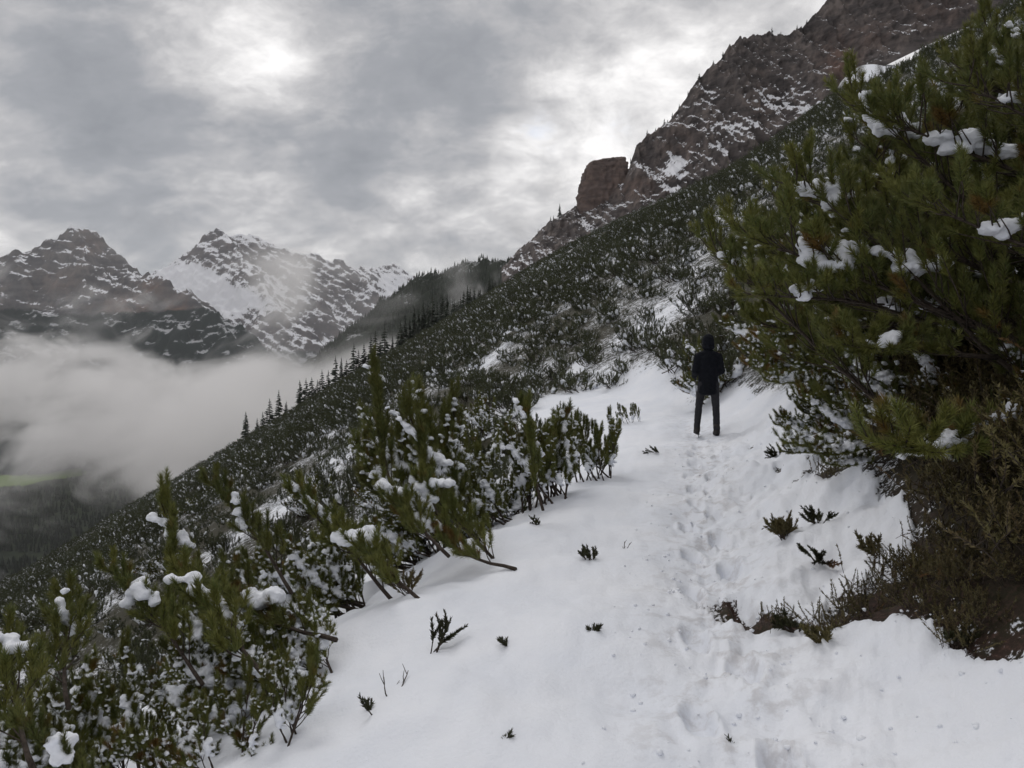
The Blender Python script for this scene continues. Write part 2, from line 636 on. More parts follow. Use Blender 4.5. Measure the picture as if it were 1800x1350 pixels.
BANK_POLY = [ground_hit(*q) for q in ((1475, 740), (1480, 770), (1500, 805), (1545, 850), (1600, 890), (1640, 950), (1565, 972), (1530, 1000), (1455, 1030), (1440, 1078),
                                      (1520, 1100), (1620, 1095), (1700, 1108), (1800, 1118), (1900, 1126))] + [(4.2, 3.6), (6.5, 3.4), (8.5, 7), (6.5, 9.5)]
SOIL_POLY = [[ground_hit(*q) for q in pl] for pl in (
    ((1243, 1040), (1290, 1048), (1345, 1068), (1400, 1084), (1452, 1098), (1420, 1120), (1335, 1104), (1268, 1080)),
    ((1385, 868), (1430, 836), (1495, 806), (1500, 830), (1450, 862), (1410, 880)))]
GAPS = []
for _px, _py, _rx, _ry in ((888, 525, 5, 14), (890, 552, 8, 7), (896, 582, 12, 8), (1135, 572, 12, 5), (1152, 592, 14, 6), (1170, 655, 18, 9), (1020, 640, 10, 7), (790, 772, 26, 7), (860, 765, 26, 6),
                           (1010, 655, 24, 7), (980, 700, 40, 14), (1180, 345, 14, 10), (1035, 400, 10, 12), (800, 600, 6, 5), (1215, 480, 10, 7), (1090, 500, 8, 5)):
    _x, _y = ground_hit(_px, _py)
    GAPS.append((_x, _y, _rx / F * _y, _ry / F * _y * 2.2))
SHRUB_SHADE = []  # spots where dark soil colour is painted in for shade under the edge shrubs
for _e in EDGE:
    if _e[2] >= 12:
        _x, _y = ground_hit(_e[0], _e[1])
        SHRUB_SHADE.append((_x - .3 * _e[5], _y + .12))


def snow_amount(x, y):
    d = x - cpath(y)
    n = fbm(x / 5 + 50, y / 5, octv=3)
    s = np.where((y < 15) & (d < 0), .92, .40) + 0.55 * n
    s = np.where(y > 60, 0.36 + 0.75 * fbm(x / 30 + 80, y / 30, octv=3), s)
    on = sstep(-3.6, -2.4, d) * (1 - sstep(1.0, 1.9, d + .35 * n)) * (1 - sstep(15.5, 19, y))
    s = s * (1 - on) + 1.5 * on
    # open snow slope beyond the walker
    op = np.exp(-((x - 2.4) / 2.2) ** 2 - ((y - 20) / 4.5) ** 2)
    s = np.maximum(s, 1.45 * op)
    # brush covered bank under the pines, bare of snow; two worn patches of red soil by the path
    near = (np.hypot(x, y) < 22) & (y > 1)
    xn, yn = x[near], y[near]
    wx_ = xn + .16 * fbm(xn / .35, yn / .35, octv=3)
    wy_ = yn + .22 * fbm(xn / .35 + 30, yn / .35, octv=3)
    nn = n[near]
    sn = s[near]
    dn = d[near]
    keepn = sstep(.2, .8, dn) * (1 - sstep(11, 14, yn))
    sn = sn * (1 - keepn) + keepn * 1.25
    fl = sstep(.12, .40, fbm(xn / .30, yn / .22, octv=3)) * sstep(.55, .85, dn) * (1 - sstep(10.5, 13, yn)) * sstep(5.2, 6.6, yn)
    sn = sn - .95 * fl
    ins = soft_poly(wx_, wy_, BANK_POLY, .22)
    sn = sn * (1 - ins) + ins * (.10 + .45 * nn)
    for pl in SOIL_POLY:
        ins = soft_poly(wx_, wy_, pl, .12)
        sn = sn * (1 - ins) + ins * (.02 + .4 * nn)
    s = s.copy()
    s[near] = sn
    for gx_, gy_, ga, gb in GAPS:
        s = np.maximum(s, 1.4 * np.exp(-((x - gx_) / (ga * 1.3)) ** 4 - ((y - gy_) / (gb * 1.3)) ** 4))
    md = np.exp(-((x + 1.4) / .5) ** 2 - ((y - 2.9) / .5) ** 2)
    s = np.maximum(s, 1.5 * md)
    for bx, by in SHRUB_SHADE:  # snow cover thinned to dark ground, painting the shade beneath the shrubs
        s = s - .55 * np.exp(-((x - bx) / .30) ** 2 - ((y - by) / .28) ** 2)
    # scree chute beside the cliff
    ap = sstep(390, 400, y) * sstep(184, 200, x)
    s = s * (1 - ap) + ap * (.60 + .75 * fbm(x / 7, y / 4, octv=4))
    return s


def build_hillside():
    th = np.concatenate([np.linspace(-48, 46, 660), np.linspace(46, 312, 90)[1:-1]])
    th = np.radians(th)
    r = [0.25]
    while r[-1] < 24:
        r.append(r[-1] * 1.0125 + 0.003)
    while r[-1] < 560:
        r.append(r[-1] * 1.028)
    r = np.array(r)
    nr, nc = len(r), len(th)
    X = r[:, None] * np.sin(th)[None, :]
    Y = r[:, None] * np.cos(th)[None, :]
    H = ground_h(X, Y)
    V = np.stack([X, Y, H], -1).reshape(-1, 3)
    Fq = grid_faces(nr, nc, True)
    c = len(V)
    V = np.concatenate([V, [[0, 0, gh(0, 0)]]])
    Ft = np.array([[c, (k + 1) % nc, k] for k in range(nc)])
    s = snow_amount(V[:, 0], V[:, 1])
    d = V[:, 0] - cpath(V[:, 1])
    V[:, 2] -= .055 * (1 - sstep(.25, .75, s)) * (np.hypot(V[:, 0], V[:, 1]) < 20)
    sc = np.exp(-((d - .32) / .45) ** 2) * (1 - sstep(14, 18, V[:, 1]))
    # winding so normals point up
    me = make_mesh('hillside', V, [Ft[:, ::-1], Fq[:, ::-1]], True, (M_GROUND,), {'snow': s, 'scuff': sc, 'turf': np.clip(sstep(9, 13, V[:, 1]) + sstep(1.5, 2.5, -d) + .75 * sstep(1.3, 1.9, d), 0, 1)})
    o = link('hillside', me)
    tag(o, 'steep snowy mountainside with a trodden footpath along it', kind='structure')
    return o


build_hillside()


# ------------------------------------------------------------------ far mountains
def P(px, py, Y):
    return np.array([(px - 900) / F * Y, Y, CZ + (630 - py) / F * Y])


def ridge_height(X, Y, chains, k, p=1.0, floor=-520):
    H = np.full(X.shape, -1e4)
    for ch in chains:
        kk = k
        if isinstance(ch, tuple):
            ch, kk = ch
        pts = np.array([P(*q) for q in ch])
        for a, b in zip(pts[:-1], pts[1:]):
            ab = b[:2] - a[:2]
            t = np.clip(((X - a[0]) * ab[0] + (Y - a[1]) * ab[1]) / (ab @ ab), 0, 1)
            dx, dy = X - (a[0] + t * ab[0]), Y - (a[1] + t * ab[1])
            dist = np.hypot(dx, dy)
            z = a[2] + t * (b[2] - a[2]) - kk * dist
            H = np.maximum(H, z)
    return np.maximum(H, floor)


def mat_rock(name, rocks, red, forest=None, snow_thr=0.62, tilt=0.0, scale=1.0, hi=None, snow_hue=(0.74, 0.75, 0.79, 1), snow_w=0.09, wood_z=60):
    """rock with strata, snow lying on what is flat enough, woods lower down"""
    m, b = mat(name)
    g = b.new('ShaderNodeNewGeometry')
    p = g.outputs['Position']
    st = b.mapping(p, (.004 * scale, .004 * scale, .03 * scale), (0, tilt, 0))
    s1 = b.noise(st, 1.0, 6, 0.65)
    s2 = b.noise(p, .012 * scale, 6, 0.65)
    s3 = b.noise(p, .075 * scale, 6, 0.68)
    col = b.mix(b.rng(s1, .35, .65), rocks[0], rocks[1])
    col = b.mix(b.rng(s2, .45, .7), col, rocks[2])
    col = b.mix(b.m('MULTIPLY', b.attr('red'), b.rng(s2, .3, .6)), col, red)
    nz = b.new('ShaderNodeSeparateXYZ')
    b.L.new(g.outputs['Normal'], nz.inputs[0])
    sv = b.m('ADD', nz.outputs[2], b.m('MULTIPLY', b.m('SUBTRACT', s3, .5), .85))
    sv = b.m('ADD', sv, b.m('MULTIPLY', b.m('SUBTRACT', s1, .5), .35))
    sv = b.m('ADD', sv, b.attr('snow'))
    sf = b.rng(sv, snow_thr - snow_w, snow_thr + snow_w)
    zz = b.new('ShaderNodeSeparateXYZ')
    b.L.new(p, zz.inputs[0])
    sf = b.m('MULTIPLY', sf, b.rng(b.m('ADD', zz.outputs[2], b.m('MULTIPLY', s2, 160)), -90, 120))
    if forest is not None:
        ff = b.m('ADD', b.attr('wood'), b.rng(zz.outputs[2], wood_z + 120, wood_z - 90, 0, .9))
        ff = b.rng(b.m('ADD', ff, b.m('MULTIPLY', b.m('SUBTRACT', s2, .5), .8)), .4, .6)
        col = b.mix(ff, col, forest)
        sf = b.m('MULTIPLY', sf, b.rng(ff, 0, 1, 1, .45))
    col = b.mix(sf, col, snow_hue)
    b.surf(col, 0.9, b.bump(b.m('ADD', s2, b.m('MULTIPLY', s3, .4)), 0.6, 6.0 / scale), 0.1)
    return m


def mountain(name, chains, box, res, k, material, rough, label, red=(), wood=(), snow=(), strata=None, ridge_s=260.0, kind='structure', terr=0.0):
    x0, x1, y0, y1 = box
    nx, ny = int((x1 - x0) / res) + 1, int((y1 - y0) / res) + 1
    X, Y = np.meshgrid(np.linspace(x0, x1, nx), np.linspace(y0, y1, ny))
    wx = X + 70 * fbm(X / 300, Y / 300, octv=3) * rough / 60
    wy = Y + 70 * fbm(X / 300 + 40, Y / 300, octv=3) * rough / 60
    H = ridge_height(wx, wy, chains, k)
    base = sstep(-480, -250, H)
    H = H + base * rough * (ridged(X / ridge_s, Y / ridge_s, H / 500, octv=5) - 0.72) * 1.3
    H = H + base * rough * 0.22 * fbm(X / 60, Y / 60, H / 60, octv=4)
    if strata:
        a, per, amp = strata       # dipping beds: ledges
        q = (H * math.cos(a) + X * math.sin(a)) / per + 0.6 * fbm(X / 200, Y / 200, octv=3)
        fr = q - np.floor(q)
        H = H + amp * base * (sstep(0, .55, fr) - fr)
    # gullies running down the face and broken small rock
    H = H + base * rough * .32 * (ridged((X + .35 * H) / 95, Y / 150, H / 420, octv=4, gain=.6) - .72)
    V = np.stack([X, Y, H], -1).reshape(-1, 3)
    PX = 900 + F * V[:, 0] / V[:, 1]
    PY = 630 - F * (V[:, 2] - CZ) / V[:, 1]

    def field(lst, base=0.0):
        f = np.full(len(V), base)
        for (cx, cy, sx, sy, am) in lst:
            f = f + am * np.exp(-((PX - cx) / sx) ** 2 - ((PY - cy) / sy) ** 2)
        return f
    me = make_mesh(name, V, [grid_faces(ny, nx)], True, (material,), {'red': field(red), 'wood': field(wood), 'snow': field(snow)})
    o = link(name, me)
    tag(o, label, kind=kind)
    return o


rocksL = ((0.080, 0.080, 0.088, 1), (0.13, 0.125, 0.127, 1), (0.17, 0.155, 0.15, 1))
M_MTN_L = mat_rock('left_mountain_rock', rocksL, (0.215, 0.138, 0.108, 1), (0.022, 0.030, 0.030, 1), 0.84, 0.25, snow_w=.06, wood_z=190)
M_MTN_R = mat_rock('right_mountain_rock', ((0.085, 0.084, 0.094, 1), (0.135, 0.125, 0.128, 1), (0.165, 0.145, 0.142, 1)), (0.2, 0.14, 0.12, 1), (0.022, 0.030, 0.030, 1), 0.74, 0.6, snow_w=.06, wood_z=40)
M_HILL = mat_rock('spur_rock', ((0.05, 0.05, 0.045, 1), (0.09, 0.075, 0.068, 1), (0.12, 0.085, 0.075, 1)), (0.19, 0.085, 0.07, 1), (0.020, 0.026, 0.018, 1), 0.92, 0.3, 3.0, wood_z=160)

mountain('mountain', [
    [(-300, 500, 4700), (-150, 475, 4650), (0, 457, 4600), (40, 442, 4600), (60, 428, 4620), (85, 404, 4650), (105, 397, 4680), (128, 391, 4700), (152, 399, 4700), (185, 432, 4650), (228, 469, 4560), (262, 478, 4500), (290, 492, 4400)],
    [(228, 476, 4450), (270, 482, 4150), (300, 490, 4000), (345, 513, 3850), (390, 540, 3700), (412, 590, 3550), (405, 720, 3350)],
    [(128, 394, 4650), (150, 455, 4350), (150, 510, 4100), (120, 580, 3900), (90, 650, 3700)],
    [(0, 460, 4560), (10, 520, 4200), (-30, 600, 3900)],
    [(185, 470, 4350), (222, 505, 4100), (235, 540, 3900), (240, 620, 3700)],
    [(345, 516, 3830), (320, 560, 3650), (330, 660, 3450)],
    [(300, 492, 4000), (280, 540, 3850), (290, 640, 3600)],
    [(60, 430, 4600), (60, 500, 4300), (40, 570, 4100)]],
    (-4600, -1050, 3150, 5300), 10, 1.05, M_MTN_L, 92, 'broad grey rock mountain with orange cliffs and dark woods low on its flank',
    red=[(205, 535, 28, 18, .45), (105, 495, 28, 18, .4), (240, 540, 26, 16, .5), (312, 548, 20, 24, 1.0), (265, 505, 20, 14, .6), (160, 430, 26, 20, .3)],
    wood=[(340, 600, 80, 38, 1.0), (370, 570, 50, 28, .6), (120, 600, 200, 40, .8), (20, 560, 60, 30, .5), (260, 580, 60, 25, .5)],
    snow=[(125, 397, 25, 7, .4), (345, 515, 70, 10, .1)], strata=(0.3, 60, 22))
mountain('snowy_mountain', [
    [(225, 495, 5500), (270, 480, 5700), (292, 462, 5800), (297, 470, 5820), (304, 455, 5850), (308, 462, 5850), (320, 455, 5950), (350, 428, 6000), (372, 406, 6000), (392, 402, 6000), (400, 410, 6020), (412, 409, 6050), (430, 409, 6100), (480, 426, 6150), (520, 444, 6200), (580, 451, 6200), (620, 461, 6300), (645, 468, 6400), (656, 476, 6500), (666, 465, 6700), (700, 463, 6750), (733, 486, 6800), (800, 510, 6900)],
    [(392, 403, 6000), (420, 440, 5700), (450, 480, 5400), (490, 535, 5100), (520, 640, 4800)],
    [(350, 428, 6000), (385, 465, 5750), (400, 490, 5600)],
    [(440, 412, 6100), (500, 465, 5800), (560, 530, 5500), (600, 620, 5200)],
    [(520, 445, 6200), (580, 495, 5950), (640, 550, 5700), (680, 620, 5500)],
    [(600, 457, 6250), (650, 500, 6050), (690, 540, 5900)],
    ([(300, 480, 5700), (350, 520, 5400), (420, 600, 5000)], .45),
    ([(700, 470, 6700), (720, 520, 6400)], .5)],
    (-3900, -300, 4750, 7300), 11, 0.95, M_MTN_R, 76, 'snow streaked mountain with a pointed summit and slanting rock beds',
    snow=[(335, 492, 42, 20, .9), (370, 515, 50, 20, .8), (325, 482, 30, 12, .6), (300, 478, 20, 8, .5), (690, 500, 45, 25, .35), (430, 415, 60, 6, .2), (450, 530, 60, 20, .25), (400, 545, 30, 14, .3)], strata=(0.55, 46, 26))
mountain('spur_hill', [
    [(575, 640, 2150), (600, 590, 2050), (640, 556, 1950), (680, 526, 1850), (735, 488, 1750), (790, 459, 1680), (830, 451, 1600), (870, 452, 1500), (920, 446, 1400), (1010, 420, 1350)],
    [(735, 490, 1750), (700, 560, 1600), (690, 700, 1450)], [(640, 558, 1950), (625, 620, 1850)]],
    (-900, 260, 950, 2500), 6, 0.95, M_HILL, 34, 'dark wooded mountain spur sinking into the low cloud',
    red=[(715, 530, 30, 18, .55), (690, 560, 30, 20, .3), (740, 515, 25, 14, .4)], wood=[(760, 480, 90, 28, .6), (850, 470, 70, 30, .6), (640, 570, 60, 35, .6), (560, 640, 80, 50, .8)], ridge_s=150)


# ------------------------------------------------------------------ valley
def valley_h(x, y):
    d = x - np.interp(y, [0, 60, 400, 6000], [0, -8, -71, -1100])
    base = -490 + 25 * fbm(x / 600, y / 600, octv=3)
    side = np.minimum(0.8 * d - 14, -150)
    far = np.maximum(0, y - 3500) * 0.25 - 490
    w = 40.0
    return np.maximum(np.maximum(base, far), w * np.logaddexp(0, (side - base) / w) + base - 26) + 6 * fbm(x / 120, y / 120, octv=3)


def build_valley():
    xs = np.linspace(-5200, 1400, 190)
    ys = 250 * (5600 / 250) ** np.linspace(0, 1, 150)
    X, Y = np.meshgrid(xs, ys)
    H = valley_h(X, Y)
    V = np.stack([X, Y, H], -1).reshape(-1, 3)
    m = mat_simple('valley_woods_floor', (0.016, 0.022, 0.014, 1), (0.026, 0.034, 0.018, 1), .02, .95, .3, .1, 3)
    o = link('valley', make_mesh('valley', V, [grid_faces(150, 190)], True, (m,)))
    tag(o, 'deep wooded valley floor under the low cloud', kind='structure')
    # meadows: irregular pasture outlines lying on the valley floor
    mg = mat_simple('pasture', (0.12, 0.19, 0.035, 1), (0.15, 0.21, 0.06, 1), .03, .95, .2, .1, 1)
    mead = []
    for k, (cx, cy, rx, ry, lab) in enumerate(((-1920, 3080, 105, 230, 'bright green pasture in the valley'), (-2120, 3010, 130, 200, 'pale green pasture at the foot of the cloud'))):
        a = np.linspace(0, 2 * np.pi, 40, endpoint=False)
        rr = 1 + .25 * np.sin(2 * a + k) + .15 * np.sin(5 * a + 2 * k)
        rings = np.linspace(0.04, 1, 10)
        X = cx + rings[:, None] * (rr * rx * np.cos(a))[None]
        Y = cy + rings[:, None] * (rr * ry * np.sin(a))[None]
        V = np.stack([X, Y, valley_h(X, Y) + 3.5], -1).reshape(-1, 3)
        oo = link('meadow', make_mesh('meadow', V, [grid_faces(10, 40, True)[:, ::-1]], True, (mg,)))
        tag(oo, lab, kind='structure')
        mead.append((cx, cy, rx * 1.1, ry * 1.1))
    # woods: pointed crowns, far too many to count
    rs = np.random.RandomState(3)
    n = 15000
    y = 1100 * (3700 / 1100) ** rs.rand(n)
    x = y * rs.uniform(-.86, -.27, n)
    keep = fbm(x / 160, y / 160, octv=3) > -0.22
    for cx, cy, rx, ry in mead:
        keep &= ((x - cx) / rx) ** 2 + ((y - cy) / ry) ** 2 > 1
    x, y = x[keep], y[keep]
    forest(x, y, valley_h(x, y), rs, 13, 24, 'valley_forest', 'dark spruce woods filling the valley below the cloud')


def spur_woods():
    o = bpy.data.objects['spur_hill']
    n = len(o.data.vertices)
    co = np.zeros(n * 3, np.float32)
    o.data.vertices.foreach_get('co', co)
    co = co.reshape(-1, 3)
    rs = np.random.RandomState(6)
    px = 900 + F * co[:, 0] / co[:, 1]
    py = 630 - F * (co[:, 2] - CZ) / co[:, 1]
    ok = np.nonzero((px > 560) & (px < 960) & (py < 640) & (co[:, 2] > -60) & (fbm(co[:, 0] / 90, co[:, 1] / 90, octv=3) > -.12))[0]
    k = rs.choice(ok, min(4200, len(ok)), replace=False)
    forest(co[k, 0] + rs.uniform(-3, 3, len(k)), co[k, 1] + rs.uniform(-3, 3, len(k)), co[k, 2] - .5, rs, 7, 15, 'spur_forest', 'dark spruce woods covering the far mountain spur')


def forest(x, y, z, rs, hmin, hmax, name, label):
    n = len(x)
    h = rs.uniform(hmin, hmax, n)
    V, Fc = [], []
    sides = 5
    nv = 0
    for (zb, zt, rb) in ((.05, .62, .20), (.38, 1.0, .13)):
        a = rs.rand(n)[:, None] * 6.28 + np.arange(sides)[None] * 2 * np.pi / sides
        rad = (h * rb)[:, None] * rs.uniform(.7, 1.2, (n, sides))
        ring = np.stack([x[:, None] + rad * np.cos(a), y[:, None] + rad * np.sin(a), (z + h * zb)[:, None] + rs.uniform(-.04, .04, (n, sides)) * h[:, None]], -1)
        tip = np.stack([x, y, z + h * zt], -1)[:, None]
        vv = np.concatenate([ring, tip], 1).reshape(-1, 3)
        idx = np.arange(n)[:, None] * (sides + 1)
        f = np.stack([np.stack([idx[:, 0] + k, idx[:, 0] + (k + 1) % sides, idx[:, 0] + sides], -1) for k in range(sides)], 1).reshape(-1, 3)
        V.append(vv)
        Fc.append(f + nv)
        nv += len(vv)
    o = link(name, make_mesh(name, np.concatenate(V), [np.concatenate(Fc)], False, (M_SPRUCE,)))
    tag(o, label, 'forest', kind='stuff')


build_valley()
spur_woods()


# ------------------------------------------------------------------ cliff and rock tower
def build_cliff():
    top = np.array([(880, 470), (905, 446), (925, 432), (945, 408), (960, 395), (985, 375), (1012, 354), (1022, 368), (1040, 366), (1060, 356), (1080, 340), (1098, 318), (1110, 282), (1118, 257), (1130, 246), (1145, 240), (1165, 222), (1190, 190), (1205, 172), (1222, 146),
                    (1240, 132), (1265, 110), (1280, 84), (1300, 67), (1320, 63), (1345, 62), (1365, 63), (1385, 66), (1398, 58), (1410, 48), (1430, 28), (1450, 4), (1475, -22),
                    (1520, -60), (1580, -110), (1700, -190), (1850, -270), (2050, -330)], float)
    bot = np.array([(880, 500), (920, 468), (1000, 420), (1100, 388), (1180, 352), (1230, 325), (1300, 280), (1440, 195), (1510, 150), (1545, 95), (1600, 68), (1680, 30), (1800, -20), (2050, -150)], float)
    npx, nt = 560, 200
    px = np.concatenate([np.linspace(882, 1720, 500), np.linspace(1722, 2040, 60)])
    pt = np.interp(px, top[:, 0], top[:, 1])
    pb = np.interp(px, bot[:, 0], bot[:, 1]) + 26
    t = np.linspace(0, 1.25, nt)
    Yb, Yt = 448.0, 512.0
    B = np.stack([(px - 900) / F * Yb, np.full(npx, Yb), CZ + (630 - pb) / F * Yb], -1)
    T = np.stack([(px - 900) / F * Yt, np.full(npx, Yt), CZ + (630 - pt) / F * Yt], -1)
    tt = np.minimum(t, 1)
    V = B[None] * (1 - tt)[:, None, None] + T[None] * tt[:, None, None]
    ex = np.maximum(0, t - 1)[:, None]
    V[:, :, 1] += ex * 320
    V[:, :, 2] -= ex * 110
    x, y, z = V[..., 0].copy(), V[..., 1].copy(), V[..., 2].copy()
    hgt = np.clip(np.linalg.norm(T - B, axis=1) / 60, 0.12, 1)[None]
    amp = hgt * sstep(0, .12, t)[:, None]
    # buttresses and gullies, ledges dipping towards the valley
    dis = 15.0 * ridged(x / 46 + z / 160, z / 130, y / 90, octv=3)
    dis += 8.5 * ridged(x / 15 + z / 60, z / 48, octv=5, gain=.6)
    dis += 5.0 * ridged(x / 5.0 + .3 * fbm(x / 20, z / 20), z / 14, octv=4, gain=.6)
    dis -= dis.mean()
    q = (z - 0.5 * x) / 7.5 + 0.9 * fbm(x / 30, z / 30, octv=3)
    fr = q - np.floor(q)
    led = (sstep(0, .7, fr) - fr) * 4.2 * (.5 + fbm(x / 24 + 3, z / 24, octv=2))
    q2 = (z + .9 * x) / 17 + 0.8 * fbm(x / 25 + 7, z / 25, octv=3)
    fr2 = q2 - np.floor(q2)
    led += (sstep(0, .6, fr2) - fr2) * 5.0 * (.5 + fbm(x / 30 + 13, z / 30, octv=2))
    led -= led.mean()
    V[..., 1] -= amp * (dis - led)
    V[..., 2] += amp * (0.35 * dis + 0.25 * led)
    rim = np.exp(-((t - 1) / .1) ** 2)[:, None] * hgt
    V[..., 2] += rim * (1.6 * ridged(x / 7, x / 9 + 3, octv=4) - 1.1)
    PX = np.broadcast_to(px[None], x.shape).ravel()
    PY = (630 - F * (V[..., 2] - CZ) / V[..., 1]).ravel()

    def field(lst):
        f = np.zeros(PX.size)
        for (cx, cy, sx, sy, am) in lst:
            f = f + am * np.exp(-((PX - cx) / sx) ** 2 - ((PY - cy) / sy) ** 2)
        return f
    red = field([(1480, 110, 32, 40, .75), (1540, 60, 34, 24, .35), (1120, 330, 40, 22, .4), (1200, 250, 36, 30, .2), (1340, 190, 30, 30, .15), (1650, 20, 50, 30, .3)])
    snow = field([(1330, 120, 60, 50, .12), (1240, 210, 60, 60, .12), (1150, 310, 60, 50, .10), (1390, 150, 50, 26, .28), (1430, 190, 35, 14, .45), (1190, 285, 14, 24, .6), (1185, 345, 18, 14, .7), (1350, 180, 45, 26, .2), (1260, 260, 40, 20, .25),
                  (1035, 392, 16, 14, .15), (985, 410, 60, 40, -.14), (1185, 300, 16, 26, .2), (1310, 225, 50, 16, .25), (1240, 160, 20, 20, .25), (1600, 60, 40, 30, .1), (1300, 120, 60, 40, -.1)])
    m = mat_rock('cliff_rock', ((0.053, 0.048, 0.048, 1), (0.110, 0.096, 0.093, 1), (0.165, 0.140, 0.130, 1)), (0.165, 0.100, 0.078, 1), None, 0.84, -0.4, 9.0, snow_w=.06)
    o = link('cliff', make_mesh('cliff', V.reshape(-1, 3), [grid_faces(nt, npx)], True, (m,), {'red': red, 'snow': snow, 'wood': red * 0}))
    tag(o, 'dark rock cliff with snowy ledges above the pine slope', kind='structure')
    it = int(np.argmin(np.abs(t - 1)))
    return V, px, it, V[it]


CLIFF_V, CLIFF_PX, CLIFF_T, CLIFF_RIM = build_cliff()


def build_tower():
    # blocky red rock tower: outline sections from foot to flat top
    Y = 522.0
    s = Y / F
    rows = [(420, 1012, 1108), (368, 1016, 1106), (350, 1017, 1105), (330, 1020, 1102), (312, 1024, 1103), (300, 1028, 1103), (292, 1032, 1103), (286, 1036, 1102), (282, 1042, 1102), (279, 1050, 1101), (277, 1058, 1098)]
    rows = np.array(rows, float)
    tt = np.linspace(0, 1, 70)
    k = np.linspace(0, 1, len(rows))
    py = np.interp(tt, k, rows[:, 0])
    xl = np.interp(tt, k, rows[:, 1])
    xr = np.interp(tt, k, rows[:, 2])
    a = np.linspace(0, 2 * np.pi, 160, endpoint=False)
    ca, sa = np.cos(a), np.sin(a)
    sq = 1 / (np.abs(ca) ** 7 + np.abs(sa) ** 7) ** (1 / 7)
    cx, wx = ((xl + xr) / 2 - 900) * s, (xr - xl) / 2 * s
    X = cx[:, None] + wx[:, None] * (ca * sq)[None]
    dep = wx[:, None] * 1.0
    Yy = Y + 6 + dep * (sa * sq)[None] + tt[:, None] * 3
    Z = np.broadcast_to((CZ + (630 - py) * s)[:, None], X.shape).copy()
    Z = Z + (X - X.mean()) * 0.10 * sstep(.6, 1, tt)[:, None]
    n = 4.2 * (ridged(X / 8 + Z / 60, Yy / 8, Z / 30, octv=5, gain=.6) - .72) + 1.3 * fbm(X / 2.4, Yy / 2.4, Z / 3, octv=4)
    q = Z / 6.5 + .8 * fbm(X / 12, Yy / 12, Z / 30)
    n = n + 1.6 * ((q - np.floor(q)) - .5)
    X = X + n * (ca)[None]
    Yy = Yy + n * (sa)[None]
    V = np.stack([X, Yy, Z], -1).reshape(-1, 3)
    Fq = grid_faces(70, 160, True)
    c = len(V)
    V = np.concatenate([V, [[X[-1].mean(), Yy[-1].mean(), Z[-1].max() + .2]]])
    Ft = np.array([[c, 69 * 160 + kk, 69 * 160 + (kk + 1) % 160] for kk in range(160)])
    m = mat_rock('tower_rock', ((0.085, 0.070, 0.067, 1), (0.135, 0.108, 0.101, 1), (0.17, 0.135, 0.12, 1)), (0.21, 0.115, 0.08, 1), None, 1.05, 0.1, 12.0)
    o = link('rock_tower', make_mesh('rock_tower', V, [Fq, Ft], True, (m,), {'red': np.full(len(V), .12), 'snow': np.zeros(len(V)), 'wood': np.zeros(len(V))}))
    tag(o, 'squat reddish rock tower standing out below the cliff against the sky', 'rock')


build_tower()

# ------------------------------------------------------------------ cloud lying in the valley
def build_haze():
    x0, x1, y0, y1, z0, z1 = -5600, 1700, -720, 7700, -640, 1180
    V = np.array([(x, y, z) for x in (x0, x1) for y in (y0, y1) for z in (z0, z1)], float)
    Fq = np.array([(0, 1, 3, 2), (4, 6, 7, 5), (0, 4, 5, 1), (2, 3, 7, 6), (0, 2, 6, 4), (1, 5, 7, 3)])
    m, b = mat('haze_air')
    pv = b.new('ShaderNodeVolumePrincipled')
    pv.inputs['Color'].default_value = (0.96, 0.97, 1.0, 1)
    pv.inputs['Density'].default_value = HAZE
    o = b.new('ShaderNodeOutputMaterial')
    b.L.new(pv.outputs[0], o.inputs['Volume'])
    tag(link('haze', make_mesh('haze', V, [Fq], False, (m,))), 'thin grey mountain haze in the air over the valley', 'haze', kind='stuff')


HAZE = 2.6e-5
build_haze()


CLOUD_N1, CLOUD_N0, CLOUD_T, CLOUD_D = 5.2, 4.6, 0.62, 0.0060


